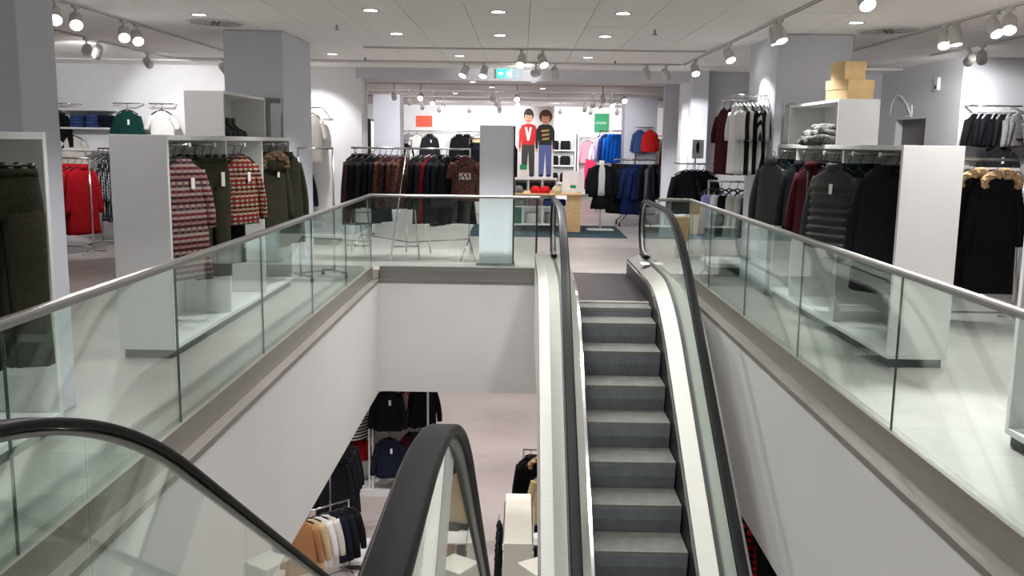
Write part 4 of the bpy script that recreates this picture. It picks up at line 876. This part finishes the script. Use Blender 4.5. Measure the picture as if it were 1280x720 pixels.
for z in (-4.02, -4.3): O('shelf_board', B(.24, .9, 12.5, 12.9, z, z+.02), WHITE, ls)
for x in (.25, .87): O('upright', B(x, x+.02, 12.88, 12.9, GF, -3.6), WHITE, ls)
for i in range(3):
    o = O('handbag', MB().loft([(0, .09, .06, 0, 0), (.1, .1, .065, 0, 0), (.2, .08, .04, 0, 0), (.22, .05, .02, 0, 0)], 14, .05, i), F['tan' if i == 1 else 'leather']); o.location = (.36+.2*i, 12.7, -4.279); tag(o, f'{["black", "brown", "black"][i]} handbag, {ORD[i]} from the left on the wire shelf', 'handbag', 'handbags on the wire shelf')
cb = thing('display_plinth', 'small white plinth beside the escalator on the lower floor', 'plinth', (.3, 10.5, GF)); bevel(O('block', B(-.2, .2, -.2, .2, .05, 1.05), MC['cream_laminate'], cb, False), .006); O('foot', B(-.18, .18, -.18, .18, 0, .05), DARKGREY, cb, False); cb.rotation_euler = (0, 0, .6)
simple_rack('rack of dark clothes downstairs right of the escalator', 2.6, 11.2, 3.6, 11.2, -2.9, zb=GF)
for i in range(7): hang('longcoat', ('black', 'plaid', 'ink')[i % 3], (2.65+i*.13, 11.2, -2.91), -.4, f'{ORD[i]} from the left on the lower rack right of the escalator', 'dark clothes downstairs on the right', i)
simple_rack('second rack of dark clothes downstairs on the right', 2.4, 9.2, 3.4, 9.2, -2.9, zb=GF)
for i in range(6): hang('coat', ('ink', 'black', 'grey')[i % 3], (2.5+i*.13, 9.2, -2.91), -.4, f'{ORD[i]} from the left on the second lower right rack', 'more dark clothes downstairs on the right', i)
for j, (x, y) in enumerate(((-4.2, 10.0), (-3.6, 7.6))):
    simple_rack(f'{["farther", "nearer"][j]} rack of grey clothes downstairs on the left', x, y, x+1, y, -2.9, zb=GF)
    for i in range(6): hang('coat', ('grey', 'white', 'ink')[i % 3], (x+.1+i*.14, y, -2.91), .4, f'{ORD[i]} from the left on the {["farther", "nearer"][j]} lower left rack', f'grey clothes downstairs {j}', i)

# ------------------------------------------------------------------ ceiling fittings
def downlight(x, y, z, label, watt, lit=True, r=.085):
    t = thing('downlight', label, 'lamp', (x, y, z), 0, 'recessed ceiling downlights')
    n = 24; rs = [[(q*math.cos(2*PI*k/n), q*math.sin(2*PI*k/n), h) for k in range(n)] for q, h in ((r*.78, .0), (r*.78, -.006), (r, -.006), (r*1.02, 0))]
    O('rim', MB().rings(rs, False), STEEL, t, False); O('lens', MB().disc((0, 0, -.003), r*.77, .002), LIT, t, False)
    if watt: lamp('downlight_light', (x, y, z-.03), (x, y, 0), watt, 100, .5, .07, parent=t)
rows = [(9.03, (-1.45, -.24, .94)), (10.95, (-1.46, -.27, .94)), (13.6, (-2.74, -.91, .93))]
for j, (y, xs) in enumerate(rows):
    for i, x in enumerate(xs): downlight(x, y, CH, f'{["left", "middle", "right"][i]} downlight of the {["nearest", "second", "farthest"][j]} visible ceiling row', PW_DOWN*1.5)
downlight(-3.24, 9.5, CH, 'downlight beside the round vent at the left column', PW_DOWN*1.2); downlight(3.29, 9.47, CH, 'downlight beside the round vent at the right column', PW_DOWN*1.2)
def vent(x, y, label):
    t = thing('ceiling_vent', label, 'vent', (x, y, CH), 0, 'round ceiling vents'); r = .3; n = 32
    O('rim', MB().rings([[(q*math.cos(2*PI*k/n), q*math.sin(2*PI*k/n), h) for k in range(n)] for q, h in ((r*.88, -.004), (r*.9, -.016), (r, -.016), (r*1.02, 0))], False), FIXT, t, False)
    O('backing', MB().disc((0, 0, -.005), r*.9, .003, 32), pm('vent_dark', (44, 43, 43), .7), t, False)
    for k in range(16):
        a = 2*PI*k/16; c, s_ = math.cos(a), math.sin(a); m = MB().prism([(c*q-s_*w, s_*q+c*w) for q, w in ((.07, -.004), (.26, -.012), (.26, .004), (.07, .002))], 'z', -.014, -.006)
        O('slat', m, FIXT, t, False)
vent(-3.28, 10.13, 'round ceiling vent in front of the left column'); vent(3.84, 10.07, 'round ceiling vent right of the right column'); vent(-7.5, 15.2, 'round ceiling vent at the far left wall')
for i, (x, y) in enumerate(((-2.0, 10.2), (-2.35, 14.1), (1.42, 10.3), (1.37, 14.1), (4.6, 13.3))):
    t = thing('sprinkler', ['sprinkler head left of the first downlights', 'sprinkler head near the far left downlight', 'sprinkler head right of the downlight rows', 'sprinkler head near the far right downlight', 'sprinkler head by the right side wall'][i], 'sprinkler', (x, y, CH), 0, 'ceiling sprinklers')
    O('stem', MB().bar((0, 0, 0), (0, 0, -.05), .012, 8), STEEL, t, False); O('plate', MB().disc((0, 0, -.055), .03, .006, 12), STEEL, t, False)
def track(pts, label, CH=CH):
    (x0, y0), (x1, y1) = pts; t = thing('lighting_track', label, 'track', ((x0+x1)/2, (y0+y1)/2, CH))
    if abs(x1-x0) < abs(y1-y0): m = B(x0-.022, x0+.022, y0, y1, CH-.018, CH); c = B(x0-.007, x0+.007, y0, y1, CH-.0195, CH-.018)
    else: m = B(x0, x1, y0-.022, y0+.022, CH-.018, CH); c = B(x0, x1, y0-.007, y0+.007, CH-.0195, CH-.018)
    O('channel', m, FIXT, t); O('slot', c, DARKGREY, t)
track(((-4.17, 4), (-4.17, 13.6)), 'lighting track running back on the inner left ceiling'); track(((-5.4, 6), (-5.4, 14.55)), 'lighting track running back on the outer left ceiling')
track(((2.47, 5), (2.47, 14.55)), 'lighting track running back right of the downlights'); track(((4.18, 4), (4.18, 13.5)), 'lighting track running back over the right cabinets'); track(((5.39, 6), (5.39, 12.6)), 'lighting track running back on the outer right ceiling')
track(((-2.1, 12.48), (2.4, 12.48)), 'lighting track across the ceiling in front of the bulkhead'); track(((-5.35, 14.55), (2.42, 14.55)), 'lighting track across the ceiling at the bulkhead')
def spot(x, y, z, aim, label, watt=0, lit=True, top=CH-.018, r=.06, deg=70):
    t = thing('track_spotlight', label, 'spotlight', (x, y, z), 0, 'track spotlights')
    O('stem', MB().bar((0, 0, .0), (0, 0, top-z), .012, 8), FIXT, t, False); O('adapter', B(-.018, .018, -.05, .05, top-z-.03, top-z), FIXT, t, False)
    d = (Vector(aim)-Vector((x, y, z))).normalized(); a = -d*.1; b = d*.07
    O('housing', MB().tube([a, a*.8, d*.0, b], [r*.7, r*.9, r, r], 14), FIXT, t, False)
    O('lens', MB().tube([b*1.0, b*1.06], r*.86, 14), LIT if lit else LITDIM, t, False)
    if watt: lamp('spot_light', tuple(Vector((x, y, z))+b*1.2), aim, watt, deg, .5, .05, parent=t)
P2 = PW_SPOT
SP = [(-4.17, 8.47, 2.74, (-3.3, 6.2, .8), 'left spot of the nearest left pair', P2*.4), (-4.17, 8.85, 2.74, (-3.1, 6.7, .9), 'right spot of the nearest left pair', P2*.4),
      (-4.17, 9.9, 2.74, (-3.2, 7.9, 1), 'left spot of the second left pair', P2*.6), (-4.17, 10.23, 2.74, (-2.9, 8.4, 1), 'right spot of the second left pair', P2*.6),
      (-5.4, 11.7, 2.74, (-7.6, 15.6, 1.7), 'left of the dim spots on the outer left track', P2*1.6), (-5.4, 12.0, 2.74, (-6.6, 13.5, 1), 'right of the dim spots on the outer left track', P2*1.5),
      (-5.4, 13.6, 2.74, (-5.6, 15.7, 1.9), 'spot aimed at the left back wall', P2*1.2), (-4.6, 14.55, 2.74, (-4.2, 15.7, 1.9), 'spot on the cross track near the left column', P2), (-3.7, 14.55, 2.74, (-3.4, 15.7, 1.7), 'spot above the white shirts', P2),
      (-.9, 14.55, 2.74, (-1.7, 13.6, .9), 'left spot above the tall display panel', P2), (-.6, 14.55, 2.74, (-1.0, 13.6, .9), 'right spot above the tall display panel', P2),
      (-.02, 12.48, 2.74, (-.7, 10.5, 0), 'left glowing spot above the far railing', P2), (.26, 12.48, 2.74, (1.2, 10.5, 0), 'right glowing spot above the far railing', P2),
      (.2, 14.55, 2.74, (-.3, 15.7, 2.72), 'left grey spot below the bulkhead', P2*.35), (.5, 14.55, 2.74, (1.2, 16.5, .5), 'right grey spot below the bulkhead', P2),
      (1.9, 14.55, 2.74, (2.5, 15.7, 1), 'left spot at the right end of the cross track', P2), (2.2, 14.55, 2.74, (3.2, 15.7, 1.2), 'right spot at the right end of the cross track', P2),
      (2.47, 13.6, 2.74, (2.7, 12, .6), 'farthest glowing spot on the right inner track', P2*1.2), (2.47, 11.4, 2.74, (2.95, 10.2, 1), 'third glowing spot on the right inner track', P2), (2.47, 9.2, 2.74, (2.95, 8.4, .9), 'left spot of the pair at the right column', P2), (2.47, 9.35, 2.74, (2.9, 9.3, 1), 'right spot of the pair at the right column', P2),
      (2.47, 6.95, 2.74, (2.62, 4.5, 0), 'spot cut by the top edge of the picture', P2*7), (4.18, 9.25, 2.74, (4.4, 8.9, .6), 'left spot of the right middle pair', P2*1.2), (4.18, 9.5, 2.74, (3.6, 7.5, 0), 'right spot of the right middle pair', P2),
      (4.18, 8.25, 2.74, (3.2, 6.0, 0), 'left spot of the right near pair', P2), (4.18, 8.5, 2.74, (4.6, 6.2, 0), 'right spot of the right near pair', P2), (5.39, 11.2, 2.74, (6.3, 12.85, 1.7), 'left spot of the outer right pair', P2*1.4), (5.39, 11.5, 2.74, (5.95, 14.4, 1.8), 'right spot of the outer right pair', P2)]
for x, y, z, aim, lb, w in SP: spot(x, y, z, aim, lb, w)
# exit sign on the bulkhead
ex = thing('exit_sign', 'green emergency exit sign on the bulkhead above the opening', 'sign', (-.2, YB-.02, 2.74))
O('box', B(-.44, .0, YB-.06, YB-.002, 2.73, 2.88), pm('sign_case', (176, 184, 196), .5), ex)
EG = pm('exit_green', (40, 214, 168), .5, emit=1.6); EW = pm('exit_white', (225, 255, 250), .5, emit=2.2)
O('lit_panel', B(-.43, -.17, YB-.064, YB-.06, 2.735, 2.875), EG, ex)
O('arrow', MB().prism([(-.40, 2.79), (-.36, 2.79), (-.36, 2.765), (-.315, 2.805), (-.36, 2.845), (-.36, 2.82), (-.40, 2.82)], 'y', YB-.067, YB-.064), EW, ex)
O('running_figure', MB().prism([(-.29, 2.745), (-.265, 2.79), (-.28, 2.82), (-.25, 2.85), (-.23, 2.83), (-.21, 2.8), (-.235, 2.8), (-.225, 2.745), (-.245, 2.745), (-.255, 2.78)], 'y', YB-.067, YB-.064), EW, ex); O('door_symbol', B(-.205, -.185, YB-.067, YB-.064, 2.74, 2.87), EW, ex)
# far room lights
for j, y in enumerate((17.6, 20, 22.6)):
    track(((-4.5, y), (4.5, y)), f'{["nearest", "middle", "farthest"][j]} cross track in the far room', 2.75)
for j, y in enumerate((17.6, 20, 22.6)):
    for i, x in enumerate((-2.4, -1.9, -.55, -.1, 1.5, 1.9)):
        spot(x, y, 2.5, (x*1.1, y+(3.2 if i % 2 == 0 else -3.2), .8), f'{ORD[i]} spot from the left on the {["nearest", "middle", "farthest"][j]} far room track', (PW_BACK if j > 0 else PW_BACK*.8) if i % 2 == 0 else 0, True, 2.74, .05, 100)
track(((-2.3, 24.8), (2.6, 24.8)), 'last cross track before the far room wall', 2.75)
for i, x in enumerate((-2.2, -1.4, -.6, .2, 1.0, 1.8, 2.5)): spot(x, 24.8, 2.5, (x, 28, 1.5), f'{ORD[i]} spot from the left in front of the far room wall', PW_BACK*1.3 if i % 2 == 0 else 0, True, 2.74, .05, 100)
for i, (x, y) in enumerate(((-2.2, 16.6), (-.9, 17), (.2, 16.8), (1.2, 16.6), (-.6, 18.6), (.4, 18.8), (-1.5, 21))): downlight(x, y, 2.75, f'small downlight, {ORD[i]} in the far room ceiling', PW_BACK*.5, True, .07)
